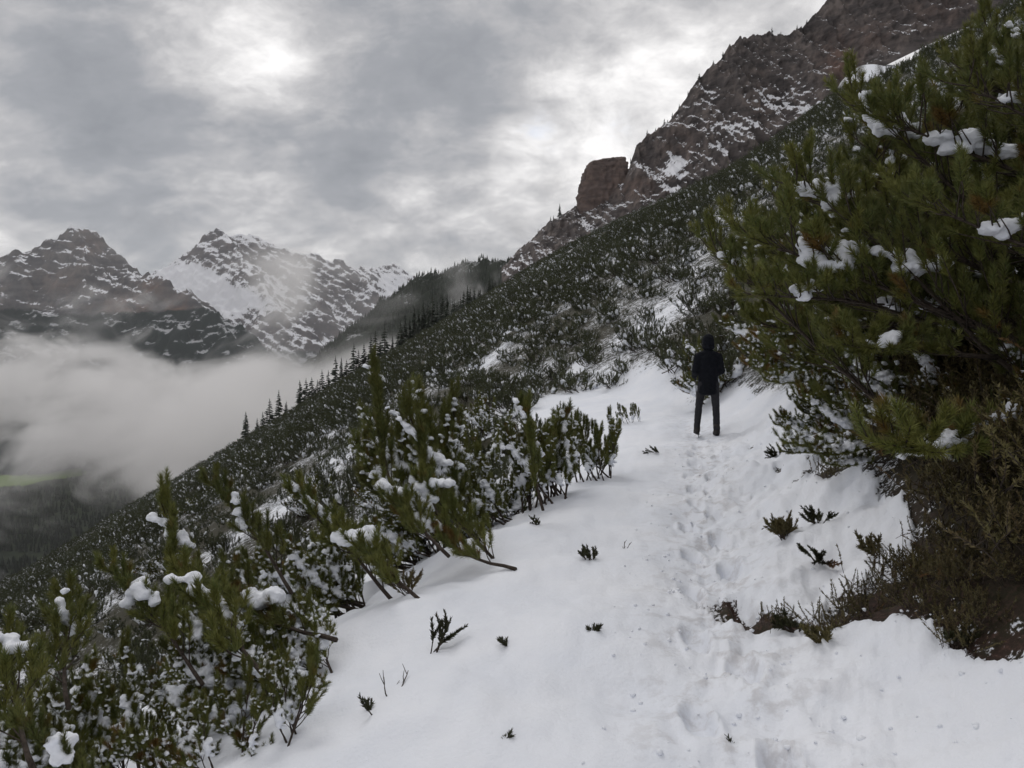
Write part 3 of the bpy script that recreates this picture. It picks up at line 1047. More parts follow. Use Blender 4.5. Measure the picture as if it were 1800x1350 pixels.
def build_cloud():
    x0, x1, y0, y1, z0, z1 = -2900, 320, 950, 3000, -430, 300
    V = np.array([(x, y, z) for x in (x0, x1) for y in (y0, y1) for z in (z0, z1)], float)
    Fq = np.array([(0, 1, 3, 2), (4, 6, 7, 5), (0, 4, 5, 1), (2, 3, 7, 6), (0, 2, 6, 4), (1, 5, 7, 3)])
    m, b = mat('cloud_vapour')
    p = b.pos()
    sp = b.new('ShaderNodeSeparateXYZ')
    b.L.new(p, sp.inputs[0])
    X, Y, Z = sp.outputs
    pm = b.mapping(p, (1, .8, 1.35))
    n1 = b.noise(pm, 1 / 230, 6, 0.60, 0.9)
    n0 = b.noise(b.mapping(p, (1, .6, 1.5), (0, 0, 0), (350, 120, 90)), 1 / 560, 3, 0.5, 0.5)
    # the bank hangs along the flank; its upper edge climbs a little to the right
    ztop = b.m('ADD', 22, b.m('MULTIPLY', b.m('ADD', X, 2000), 0.05))
    zbot = b.m('ADD', -262, b.m('MULTIPLY', b.m('ADD', X, 1600), 0.03))
    up = b.rng(b.m('SUBTRACT', Z, ztop), -170, 190, 1, -0.35)
    dn = b.rng(b.m('SUBTRACT', Z, zbot), -130, 110, -0.3, 1)
    yc = b.m('SUBTRACT', 2000, b.m('MULTIPLY', b.m('ADD', X, 1300), 0.72))
    yd = b.m('DIVIDE', b.m('SUBTRACT', Y, yc), 380)
    ey = b.m('SUBTRACT', 1.0, b.m('MULTIPLY', yd, yd))
    ex = b.m('MULTIPLY', b.rng(X, x0, x0 + 250), b.rng(X, x1 - 400, x1, 1, 0))
    prof = b.m('MULTIPLY', b.m('MINIMUM', b.m('MINIMUM', up, dn), ey), ex)
    v = b.m('ADD', prof, b.m('MULTIPLY', b.m('SUBTRACT', n1, 0.5), CLOUD_N1))
    v = b.m('ADD', v, b.m('MULTIPLY', b.m('SUBTRACT', n0, 0.5), CLOUD_N0))
    v = b.m('SUBTRACT', v, CLOUD_T)
    v = b.m('ADD', v, b.m('MULTIPLY', b.rng(X, -1250, -650, 0, .50), b.rng(Z, 70, -60, -.8, 1)))
    # gap where the cloud parts in front of the wooded flank
    gx = b.m('DIVIDE', b.m('ADD', X, b.m('MULTIPLY', Y, 0.413)), 110)
    gz = b.m('DIVIDE', b.m('SUBTRACT', Z, b.m('MULTIPLY', Y, 0.030)), 70)
    g2 = b.m('ADD', b.m('MULTIPLY', gx, gx), b.m('MULTIPLY', gz, gz))
    v = b.m('SUBTRACT', v, b.m('MULTIPLY', b.m('EXPONENT', b.m('MULTIPLY', g2, -1.0)), 1.0))
    edge = b.m('MULTIPLY', b.m('MULTIPLY', b.rng(Y, y0, y0 + 100), b.rng(Y, y1 - 100, y1, 1, 0)), b.m('MULTIPLY', b.rng(Z, z0, z0 + 60), b.rng(Z, z1 - 60, z1, 1, 0)))
    dens = b.m('MULTIPLY', b.m('MULTIPLY', b.rng(v, 0.0, 0.7, 0, 1), edge), CLOUD_D)
    pv = b.new('ShaderNodeVolumePrincipled')
    pv.inputs['Color'].default_value = (0.995, 0.985, 0.985, 1)
    pv.inputs['Anisotropy'].default_value = 0.2
    b.L.new(dens, pv.inputs['Density'])
    o = b.new('ShaderNodeOutputMaterial')
    b.L.new(pv.outputs[0], o.inputs['Volume'])
    ob = link('low_cloud', make_mesh('low_cloud', V, [Fq], False, (m,)))
    tag(ob, 'grey bank of low cloud drifting through the valley', 'cloud', kind='stuff')
    try:
        m.cycles.volume_step_rate = 0.6
        m.cycles.homogeneous_volume = False
    except Exception:
        pass


try:
    build_cloud()
except TypeError:
    raise


# ------------------------------------------------------------------ vegetation builders
def nrm(v):
    return v / (np.linalg.norm(v, axis=-1, keepdims=True) + 1e-9)


def needle_mesh(p0, p1, dens, nlen, nwid, rs):
    """bottle-brush needles along shoots p0->p1; returns V,F"""
    seg = p1 - p0
    ln = np.linalg.norm(seg, axis=1)
    cnt = np.maximum(3, (ln * dens).astype(int))
    idx = np.repeat(np.arange(len(p0)), cnt)
    n = len(idx)
    t = rs.rand(n)
    ax = nrm(seg)[idx]
    base = p0[idx] + seg[idx] * t[:, None]
    rnd = rs.normal(size=(n, 3))
    perp = nrm(rnd - (rnd * ax).sum(1)[:, None] * ax)
    ang = np.radians(rs.uniform(28, 62, n)) * (1 - .55 * sstep(.75, 1, t))
    d = ax * np.cos(ang)[:, None] + perp * np.sin(ang)[:, None]
    d[:, 2] += .12
    d = nrm(d)
    ll = nlen * rs.uniform(.75, 1.15, n)
    side = nrm(np.cross(d, rs.normal(size=(n, 3)))) * (nwid * .5)
    V = np.stack([base - side, base + side, base + d * ll[:, None]], 1).reshape(-1, 3)
    return V, np.arange(n * 3).reshape(-1, 3)


def poly(rs, start, az, el, L, n, curl, wob=.12):
    pts = [np.array(start, float)]
    for i in range(n):
        pts.append(pts[-1] + L / n * np.array([math.cos(el) * math.cos(az), math.cos(el) * math.sin(az), math.sin(el)]))
        el = min(el + curl / n + rs.normal(0, wob * .6), R(88))
        az += rs.normal(0, wob)
    return np.array(pts), az, el


def at_t(pts, t):
    k = t * (len(pts) - 1)
    i = min(int(k), len(pts) - 2)
    return pts[i] + (pts[i + 1] - pts[i]) * (k - i), i


def gen_branch(rs, L, incl, curl, nside, tl=.2, start=(0, 0, 0), az0=0.0, t0=.2, wood=True, thick=.016, plume=False):
    """returns dict: wood polylines with radii, tufts (p0,p1), main polyline"""
    main, az, el = poly(rs, start, az0, R(incl), L, 9, R(curl))
    woods = [(main, np.linspace(thick * L ** .7, .004, len(main)))]
    tufts = []

    def tuft_end(pts, length):
        acc = 0
        b = pts[-1]
        for i in range(len(pts) - 2, -1, -1):
            a = pts[i]
            l = np.linalg.norm(b - a)
            if acc + l > length:
                a = b + (a - b) * (length - acc) / l
                tufts.append((a, b))
                return
            tufts.append((a, b))
            acc += l
            b = a
    tuft_end(main, L * .62 if plume else tl * 1.5)
    for k in range(nside):
        t = t0 + (0.97 - t0) * (k + rs.uniform(0, .9)) / nside
        p, i = at_t(main, t)
        d = main[i + 1] - main[i]
        a = math.atan2(d[1], d[0]) + (1 if (k + rs.randint(0, 2) * (rs.rand() < .3)) % 2 else -1) * R(rs.uniform(16, 46) if plume else rs.uniform(28, 68))
        e = math.asin(np.clip(d[2] / np.linalg.norm(d), -1, 1)) * .6 + R(rs.uniform(-6, 26))
        Ls = L * rs.uniform(.14, .32) * (1.15 - .7 * t) + .10
        if plume:
            Ls = Ls * .8
            e = math.asin(np.clip(d[2] / np.linalg.norm(d), -1, 1)) + R(rs.uniform(-14, 24))
        sp, _, _ = poly(rs, p, a, e, Ls, 4, R(30 if plume else 38), .15)
        woods.append((sp, np.linspace(.0065, .003, len(sp))))
        tuft_end(sp, min(tl * 1.15, Ls * .85))
        for j in range(rs.randint(1, 4)):
            q, i2 = at_t(sp, rs.uniform(.25, .85))
            d2 = sp[i2 + 1] - sp[i2]
            a2 = math.atan2(d2[1], d2[0]) + R(rs.choice([-1, 1]) * rs.uniform(25, 60))
            e2 = math.asin(np.clip(d2[2] / np.linalg.norm(d2), -1, 1)) + R(rs.uniform(0, 30))
            ss, _, _ = poly(rs, q, a2, e2, rs.uniform(.09, .2), 2, R(25), .12)
            woods.append((ss, np.linspace(.004, .0025, len(ss))))
            tuft_end(ss, tl * .8)
    return dict(wood=woods, tufts=tufts, main=main)


_ico_cache = {}


def ico(sub=2):
    if sub in _ico_cache:
        return _ico_cache[sub]
    import bmesh
    bm = bmesh.new()
    bmesh.ops.create_icosphere(bm, subdivisions=sub, radius=1.0)
    V = np.array([v.co[:] for v in bm.verts])
    Fc = np.array([[v.index for v in f.verts] for f in bm.faces])
    bm.free()
    _ico_cache[sub] = (V, Fc)
    return V, Fc


def blob_mesh(name, blobs, voxel, rs, noise_amp=.014, noise_s=.055, smooth=3):
    """snow: many soft lumps melted into one skin"""
    mb = MB()
    V, Fc = ico(2)
    for c, r in blobs:
        vv = V * np.asarray(r)[None]
        vv[:, 2] = np.where(vv[:, 2] < 0, vv[:, 2] * .7, vv[:, 2])
        mb.add(vv + np.asarray(c)[None], Fc)
    me = mb.mesh('tmp_snow')
    o = bpy.data.objects.new('tmp_snow', me)
    COL.objects.link(o)
    rm = o.modifiers.new('r', 'REMESH')
    rm.mode = 'VOXEL'
    rm.voxel_size = voxel
    sm = o.modifiers.new('s', 'SMOOTH')
    sm.factor = .5
    sm.iterations = smooth
    dg = bpy.context.evaluated_depsgraph_get()
    me2 = bpy.data.meshes.new_from_object(o.evaluated_get(dg))
    bpy.data.objects.remove(o)
    bpy.data.meshes.remove(me)
    n = len(me2.vertices)
    co = np.zeros(n * 3, np.float32)
    me2.vertices.foreach_get('co', co)
    co = co.reshape(-1, 3).astype(float)
    no = np.zeros(n * 3, np.float32)
    me2.vertices.foreach_get('normal', no)
    no = no.reshape(-1, 3)
    off = rs.rand(3) * 50
    k = noise_amp * (fbm(co[:, 0] / noise_s + off[0], co[:, 1] / noise_s + off[1], co[:, 2] / noise_s, octv=4, gain=.62) * 2.0 - .15)
    k = k + noise_amp * .8 * (ridged(co[:, 0] / (noise_s * 1.7) + off[2], co[:, 1] / (noise_s * 1.7), co[:, 2] / (noise_s * 1.7), octv=3) - .7)
    co = co + no * k[:, None]
    me2.vertices.foreach_set('co', co.astype(np.float32).ravel())
    me2.name = name
    me2.materials.clear()
    me2.materials.append(M_SNOW)
    me2.polygons.foreach_set('use_smooth', np.ones(len(me2.polygons), bool))
    me2.update()
    return me2


def branch_snow(br, rs, load, dust, big=1.0):
    """lumps lying on a branch: load = share of the bough carrying a ridge of snow, dust = share of shoots with a dab"""
    bl = []
    m = br['main']
    if load > 0:
        t = rs.uniform(.3, .45)
        end = min(1.0, t + load)
        while t < end:
            p, i = at_t(m, t)
            fat = math.sin(math.pi * min(1, max(0, (t - .25) / .75))) * .6 + .5
            for q in range(2):
                r = rs.uniform(.030, .056) * big * fat
                bl.append((p + np.array([rs.normal(0, .02), rs.normal(0, .038 * big), r * .45 + .02]), (r * 1.35, r * 1.25, r * .8)))
            t += .017
    nload = len(bl)
    for a, b in br['tufts']:
        if rs.rand() < dust:
            n = rs.randint(2, 5)
            q0 = rs.uniform(0, .4)
            for q in range(n):
                p = a + (b - a) * (q0 + .16 * q)
                r = rs.uniform(.011, .025) * (big ** .5)
                bl.append((p + np.array([rs.normal(0, .012), rs.normal(0, .012), .016]), (r * 1.35, r * 1.3, r * .85)))
    return bl[:nload], bl[nload:]


def meshes_of(name, brs, rs, dens, nlen, nwid, m_need, blobs, voxel, wood_sides=5):
    """wood / needles / snow meshes of a list of branches"""
    mb = MB()
    p0, p1 = [], []
    for br in brs:
        for k, (pts, rad) in enumerate(br['wood']):
            add_tube(mb, pts, rad, wood_sides if k == 0 else 4)
        for a, b in br['tufts']:
            p0.append(a)
            p1.append(b)
    wood = mb.mesh(name + '_wood', (M_BARK,))
    V, Fc = needle_mesh(np.array(p0), np.array(p1), dens, nlen, nwid, rs)
    need = make_mesh(name + '_needles', V, [Fc], False, (m_need,))
    clump = blob_mesh(name + '_clump', blobs[0], voxel, rs, .016, .06, 5) if blobs[0] else None
    snow = blob_mesh(name + '_snow', blobs[1], voxel, rs) if blobs[1] else None
    return wood, need, snow, clump


RS = np.random.RandomState(21)
VAR = {}


def make_variants():
    spec = {  # key: list of (L, incl, curl, nside, load, dust, big)
        'up': [(1.25, 52, 10, 16, .3, .24, 1), (1.35, 44, 14, 17, .5, .22, 1.1), (1.1, 58, 8, 14, 0, .14, 1), (1.3, 46, 12, 16, .3, .22, 1)],
        'mid': [(1.4, 22, 22, 17, .55, .30, 1.3), (1.3, 27, 18, 17, .3, .22, 1.1), (1.5, 16, 26, 18, .5, .26, 1.4), (1.4, 24, 16, 17, .0, .20, 1.1)],
        'low': [(1.3, 5, 24, 17, .6, .30, 1.5), (1.2, 9, 28, 16, .45, .25, 1.3), (1.35, 2, 30, 17, .0, .20, 1.1)],
        'long': [(2.3, 40, 10, 38, .2, .05, 1.5), (2.5, 26, 16, 40, .3, .06, 1.7), (2.4, 12, 24, 40, .35, .06, 1.8), (2.2, 52, 10, 38, 0, .02, 1), (2.4, 0, 24, 40, .12, .05, 1.4), (2.3, 18, 20, 40, 0, .03, 1), (2.3, -8, 26, 38, 0, .04, 1.2)],
        'spare': [(1.0, 48, 30, 7, 0, .0, 1), (.9, 60, 20, 6, .2, .15, .8)],
    }
    for k, lst in spec.items():
        VAR[k] = []
        for j, (L, inc, cu, ns, load, dust, big) in enumerate(lst):
            br = gen_branch(RS, L, inc, cu, int(ns * 1.15), .15, plume=k in ('up', 'mid', 'low'), t0=.16 if k != 'spare' else .35)
            bl = branch_snow(br, RS, load, dust, big)
            w, n, s, c = meshes_of('bough_' + k + str(j), [br], RS, 980, .066, .0062, M_NEED, bl, .011)
            VAR[k].append((w, n, s, br, c))


make_variants()


def put_branch(root, var, loc, rotz, scale, tilt=0.0, roll=0.0):
    w, n, s, br, c = var
    b = link('branch', w, root)
    b.location = loc
    b.rotation_euler = (roll, tilt, rotz)
    b.scale = (scale, scale, scale)
    link('needles', n, b)
    if s is not None:
        link('snow', s, b)['kind'] = 'stuff'
    if c is not None:
        link('snow_clump', c, b)
    return b


def empty(name, loc, rz=0.0):
    o = bpy.data.objects.new(name, None)
    COL.objects.link(o)
    o.location = loc
    o.rotation_euler = (0, 0, rz)
    o.empty_display_size = .2
    return o


def hero_pine(x, y, n, lean, spread, scale, kinds, label, rs, group=None, sink=.06, name='dwarf_pine', rad=.25, h=None):
    """lean: azimuth (deg, from +X anticlockwise) the boughs lean to"""
    z = gh(x, y) - sink if h is None else h
    root = empty(name, (x, y, z))
    tag(root, label, 'shrub', group)
    for i in range(n):
        k = kinds[rs.randint(len(kinds))]
        v = VAR[k][rs.randint(len(VAR[k]))]
        az = R(lean + rs.uniform(-spread, spread))
        a2 = rs.uniform(0, 6.28)
        rr = rad * math.sqrt(rs.rand())
        lx, ly = rr * math.cos(a2), rr * math.sin(a2)
        lz = gh(x + lx, y + ly) - sink - z if h is None else 0
        put_branch(root, v, (lx, ly, lz), az, scale * rs.uniform(.75, 1.12), R(rs.uniform(-8, 8)), R(rs.uniform(-8, 8)))
    return root


def W(px, py, Y):
    return P(px, py, Y)


def build_heroes():
    rs = np.random.RandomState(8)
    # ---- outer edge of the path: shrubs leaning out over the valley
    for a in ((-1.95, 2.55, 24, 140, 85, .5, ('mid', 'up', 'low'), 'dense green dwarf pine at the very bottom corner below the snow pad'),
              (-1.15, 2.3, 10, 120, 60, .30, ('spare', 'mid', 'spare'), 'scrubby pine at the lower frame edge left of the snow bank'),
              (-2.5, 3.3, 22, 140, 85, .62, ('up', 'mid', 'low'), 'leafy dwarf pine rising from the bottom corner by the frame edge'),
              (-2.1, 3.9, 20, 145, 70, .56, ('up', 'mid', 'low'), 'dwarf pine just behind the bottom corner thicket'),
              (-3.3, 4.4, 20, 140, 85, .66, ('up', 'mid', 'low'), 'dwarf pine at the frame edge under the dark valley')):
        hero_pine(*a, rs)
    for px, py, *a in EDGE:
        x, y = ground_hit(px, py)
        a[0] = int(a[0] * 1.02)
        a[0] += 2
        hero_pine(x, y, *a, rs)
    # ---- uphill side: the big pine mass above the path
    Rr = [
        (4.15, 6.6, 30, 172, 62, .86, ('long',), 'big mountain pine bowed over the path with thick snow pads on its boughs', .5),
        (5.35, 5.5, 30, 140, 70, .95, ('long',), 'tall mountain pine whose crown runs out of the top corner', .5),
        (5.0, 8.0, 22, 170, 70, .95, ('long',), 'mountain pine standing behind the big bowed one', .5),
        (3.75, 4.75, 18, 185, 60, .55, ('low', 'mid', 'low'), 'low dark pine under the tall one with a snow lined bough', .35),
        (3.2, 5.9, 16, 190, 60, .55, ('low', 'mid'), 'low pine skirt at the foot of the bowed pine', .35),
        (4.9, 11.2, 24, 190, 75, .95, ('mid', 'low', 'up'), 'dwarf pine beside the walker with snowy boughs sweeping down to the path', .4),
        (4.6, 9.6, 22, 200, 60, .9, ('low', 'low', 'mid'), 'low spreading pine whose snow lined boughs fan over the bank', .4),
        (5.6, 13.6, 18, 190, 80, 1.2, ('up', 'mid'), 'dark dwarf pine just uphill of the walker', .4),
        (4.75, 17.2, 14, 180, 80, .8, ('up', 'mid', 'low'), 'dwarf pine straight behind the walker', .4),
        (3.3, 7.6, 14, 195, 60, .45, ('low', 'mid', 'low'), 'small low pine on the bank just behind the snow shelf', .3),
        (3.9, 8.0, 18, 185, 60, .8, ('low', 'mid'), 'dark pine in the shade between the bowed pine and the fan of boughs', .4),
        (3.5, 4.3, 16, 170, 75, .40, ('low', 'low', 'mid'), 'low brownish pine over the dark bank beside the near snow', .3),
        (2.95, 4.55, 10, 185, 60, .26, ('low', 'spare'), 'small pine sprig clump at the lip of the brown bank', .2),
        (4.2, 3.9, 16, 160, 80, .62, ('mid', 'low', 'up'), 'pine in the deep shade at the frame edge under the tall crown', .3),
        (6.3, 6.6, 24, 140, 70, .9, ('long',), 'tall mountain pine filling the upper corner behind the snow pads', .5),
        (6.8, 10.2, 18, 170, 80, 1.3, ('up', 'mid'), 'mountain pine higher up behind the bowed one', .4),
        (7.0, 7.2, 18, 160, 80, 1.15, ('up', 'mid'), 'mountain pine higher up behind the tall one', .4),
    ]
    roots = []
    for (x, y, n, lean, sp, sc, kinds, lab, rad) in Rr:
        roots.append(hero_pine(x, y, n, lean, sp, sc, kinds, lab, rs, name='mountain_pine' if 'mountain' in lab else 'dwarf_pine', rad=rad))
    big, tall = roots[0], roots[1]

    def pad(root, name, Y, blobs, voxel=.016, bough=None, amp=.016):
        """snow pad given by lumps at photo places on the crown; a bough lies under it"""
        pad_k = 1.3 if name == 'snow_pad' and root.location.x > 2.2 else 1.0
        o = Vector(root.location)
        bl = []
        for px, py, r in blobs:
            c = P(px, py, Y) - np.array(o)
            rr = r / F * Y * pad_k
            bl.append((c + np.array([0, rs.uniform(-.04, .04), 0]), (rr * 1.1, rr * 1.15, rr * .85)))
        me = blob_mesh('snow_pad', bl, min(voxel, .011), rs, max(amp, .018), .07, 2)
        ob = link(name, me, root)
        if bough is not None:
            key, j, az, sc, t = bough
            v = VAR[key][j]
            q, _ = at_t(v[3]['main'], t)
            q = np.array(Matrix.Rotation(R(az), 3, 'Z') @ Vector(q)) * sc
            c = np.mean([b[0] for b in bl], axis=0) - np.array([0, 0, .05])
            put_branch(root, (v[0], v[1], None, v[3], None), c - q, R(az), sc)
        return ob

    def line(p0, p1, n, r0, r1, bend=0.0):
        out = []
        for k in range(n):
            t = k / (n - 1)
            out.append((p0[0] + (p1[0] - p0[0]) * t, p0[1] + (p1[1] - p0[1]) * t + bend * math.sin(math.pi * t) + rs.uniform(-3, 3), (r0 + (r1 - r0) * t) * rs.uniform(.8, 1.2)))
        return out
    # snow on the outer shrubs
    outer = [o for o in COL.objects if o.parent is None and o.type == 'EMPTY' and o.name.startswith('dwarf_pine') and o.location.x < 2.2]

    def opad(Y, blobs, voxel=.014, bough=None, amp=.014):
        c = P(blobs[0][0], blobs[0][1], Y)
        root = min(outer, key=lambda o: (o.location.x - c[0] - .3) ** 2 + (o.location.y - c[1]) ** 2)
        pad(root, 'snow_pad', Y, blobs, voxel, bough, amp)
    opad(4.3, line((303, 1018), (335, 1020), 4, 10, 14) + line((338, 1024), (385, 1068), 6, 15, 14) + line((388, 1072), (425, 1092), 4, 12, 9), bough=('mid', 1, 150, .8, .7))
    opad(4.8, line((412, 1070), (480, 1050), 6, 14, 22) + [(450, 1060, 24), (440, 1045, 16)], bough=('low', 2, 150, .8, .6))
    opad(5.6, line((595, 945), (650, 945), 6, 14, 20) + [(640, 955, 18), (615, 950, 18), (648, 932, 12)], bough=('mid', 1, 150, .8, .8))
    opad(5.9, line((512, 850), (545, 885), 5, 9, 12) + line((548, 888), (590, 915), 5, 12, 9), bough=('mid', 3, 140, .9, .85))
    opad(6.3, line((672, 852), (702, 868), 4, 11, 15) + [(688, 870, 13)], bough=('mid', 1, 140, .8, .85))
    opad(6.4, line((738, 860), (790, 850), 5, 12, 14) + [(760, 875, 12), (748, 868, 14)], bough=('mid', 3, 140, .8, .85))
    opad(6.1, line((735, 915), (765, 930), 4, 14, 17) + [(750, 938, 13)], bough=('low', 2, 140, .8, .8))
    opad(7.3, line((640, 642), (672, 668), 8, 5, 7), bough=('up', 0, 140, 1.1, .95), amp=.006)
    opad(7.1, line((682, 716), (735, 768), 9, 6, 8) + line((738, 775), (758, 800), 5, 7, 10) + line((760, 803), (788, 815), 4, 12, 9), bough=('up', 3, 140, 1.1, .8), amp=.008)
    opad(7.4, line((905, 700), (935, 760), 8, 5, 7) + line((936, 762), (950, 800), 5, 6, 8), bough=('up', 2, 120, .9, .8), amp=.006)
    opad(5.4, line((270, 905), (300, 930), 4, 10, 12) + line((305, 938), (335, 962), 4, 13, 10), bough=('up', 3, 130, .9, .8))
    opad(5.8, line((415, 868), (428, 925), 7, 8, 10), bough=('mid', 3, 130, .8, .7))
    opad(4.1, line((225, 1060), (245, 1030), 4, 13, 15) + line((250, 1030), (275, 1058), 4, 14, 11), bough=('mid', 3, 140, .6, .7))
    opad(3.7, line((108, 1045), (118, 1112), 8, 9, 13) + [(135, 1108, 11)], bough=('mid', 1, 130, .6, .7))
    opad(3.2, line((-10, 1115), (40, 1140), 5, 12, 14), bough=('mid', 1, 140, .6, .85))
    opad(2.6, line((95, 1300), (118, 1325), 4, 15, 19) + [(105, 1290, 12)], bough=('mid', 3, 140, .4, .7))
    # thick pads on the bowed pine
    pad(big, 'snow_pad', 4.75, [(1521, 174, 13), (1530, 180, 14)] + line((1535, 188), (1560, 222), 5, 14, 17) + line((1560, 222), (1608, 240), 5, 17, 9), bough=('long', 1, 170, .8, .85))
    pad(big, 'snow_pad', 4.5, line((1645, 245), (1700, 242), 6, 13, 17) + line((1700, 246), (1765, 270), 6, 17, 13) + [(1690, 265, 12), (1672, 262, 12)], bough=('long', 2, 175, .8, .7))
    pad(big, 'snow_pad', 4.6, line((1412, 330), (1465, 335), 6, 12, 19) + [(1475, 350, 17), (1462, 358, 13), (1485, 345, 12)], bough=('long', 5, 172, .8, .85))
    pad(big, 'snow_pad', 4.45, [(1425, 432, 18), (1430, 455, 20), (1445, 470, 20), (1468, 468, 20), (1490, 442, 21), (1508, 440, 16), (1478, 455, 20), (1455, 460, 18), (1440, 440, 14), (1476, 492, 9)], bough=('long', 2, 168, .85, .75))
    pad(big, 'snow_pad', 4.45, line((1395, 512), (1438, 500), 5, 9, 13) + [(1415, 522, 10)], bough=('long', 4, 180, .7, .8))
    pad(big, 'snow_pad', 4.3, line((1545, 442), (1590, 452), 5, 10, 13) + line((1595, 470), (1650, 462), 6, 17, 14) + [(1610, 478, 15)], bough=('long', 1, 176, .8, .75))
    pad(big, 'snow_pad', 4.6, line((1612, 500), (1640, 520), 4, 13, 18) + [(1628, 535, 15), (1560, 530, 10), (1580, 540, 9), (1600, 525, 10)], bough=('long', 4, 172, .8, .7))
    pad(big, 'snow_pad', 4.1, line((1535, 605), (1580, 590), 5, 10, 14), bough=('low', 0, 180, .8, .7))
    pad(big, 'snow_pad', 5.2, line((1268, 447), (1305, 462), 5, 7, 10), bough=('long', 1, 176, .8, .9))
    pad(tall, 'snow_pad', 3.9, line((1735, 405), (1790, 392), 6, 12, 16) + [(1760, 412, 12)], bough=('long', 2, 175, .7, .7))
    pad(tall, 'snow_pad', 3.9, [(1765, 172, 10), (1782, 168, 11), (1795, 172, 9)], bough=('long', 5, 170, .7, .8))
    pad(roots[3], 'snow_pad', 3.9, line((1580, 803), (1640, 778), 7, 6, 11) + line((1655, 774), (1700, 758), 6, 11, 9) + line((1705, 752), (1790, 722), 9, 8, 12) + line((1600, 800), (1660, 790), 5, 4, 7), .011, bough=('low', 0, 190, 1.0, .6), amp=.03)


build_heroes()


# ------------------------------------------------------------------ dwarf pines over the whole slope
def mid_variants():
    out = []
    rs = np.random.RandomState(33)
    for v in range(6):
        brs, bl = [], []
        nb = 15
        for i in range(nb):
            az = rs.uniform(0, 6.28)
            inc = rs.uniform(12, 60)
            L = rs.uniform(.8, 1.25) * (1.0 if inc < 45 else .8)
            st = (rs.normal(0, .22), rs.normal(0, .22), 0)
            br = gen_branch(rs, L, inc, rs.uniform(15, 45), 7, .17, st, az, .15)
            brs.append(br)
            q1, q2 = branch_snow(br, rs, rs.choice([0, 0, 0, .3]), .145, .95)
            bl += q1 + q2
        w, n, s, _ = meshes_of('slope_pine%d' % v, brs, rs, 260, .065, .011, M_NEED_FAR, ([], bl), .03, 4)
        out.append((w, n, s))
    return out


def slope_points():
    rs = np.random.RandomState(4)
    pts = []
    y = 6.0
    while y < 440:
        sp = 1.0 + .0078 * y
        xs = np.arange(-1.05 * y - 6, 0.9 * y + 8, sp)
        xs = xs + rs.uniform(-.45, .45, len(xs)) * sp
        ys = y + rs.uniform(-.45, .45, len(xs)) * sp
        pts.append(np.stack([xs, ys], 1))
        y += sp
    p = np.concatenate(pts)
    x, y = p[:, 0], p[:, 1]
    d = x - cpath(y)
    n = fbm(x / 9 + 20, y / 9, octv=3)
    n2 = fbm(x / 28 + 60, y / 28, octv=3)
    keep = ~((d > -2.9) & (d < 2.3) & (y < 15))
    keep &= ~((y < 16.8) & (x > .8) & (x < 5.2))
    keep &= ~((y < 14) & (x > -5.5) & (x < 7.5))
    keep &= ~((y < 9) & (np.abs(d) < 9))
    keep &= ((x - 2.1) / 2.2) ** 2 + ((y - 18.8) / 4.2) ** 2 > 1
    keep &= (n2 > -.42) & (n > -.55)
    keep &= ~((y > 396 + 10 * n) & (x > 186))
    for gx_, gy_, ga, gb in GAPS:
        keep &= ((x - gx_) / ga) ** 2 + ((y - gy_ + .3) / gb) ** 2 > 1
    yr = 320 + 1.6 * np.clip(x + 45, 0, 140)
    keep &= y < np.minimum(yr + 35, 446)
    sc = rs.uniform(.42, .95, len(x)) * np.clip(1 + .8 * n2, .6, 1.6) * (1 + .0016 * y) * np.where(y < 40, .95, 1.0)
    return x[keep], y[keep], sc[keep], rs


MID = mid_variants()
SPX, SPY, SPS, _rsv = slope_points()
SPZ = ground_h(SPX, SPY, False) - .08


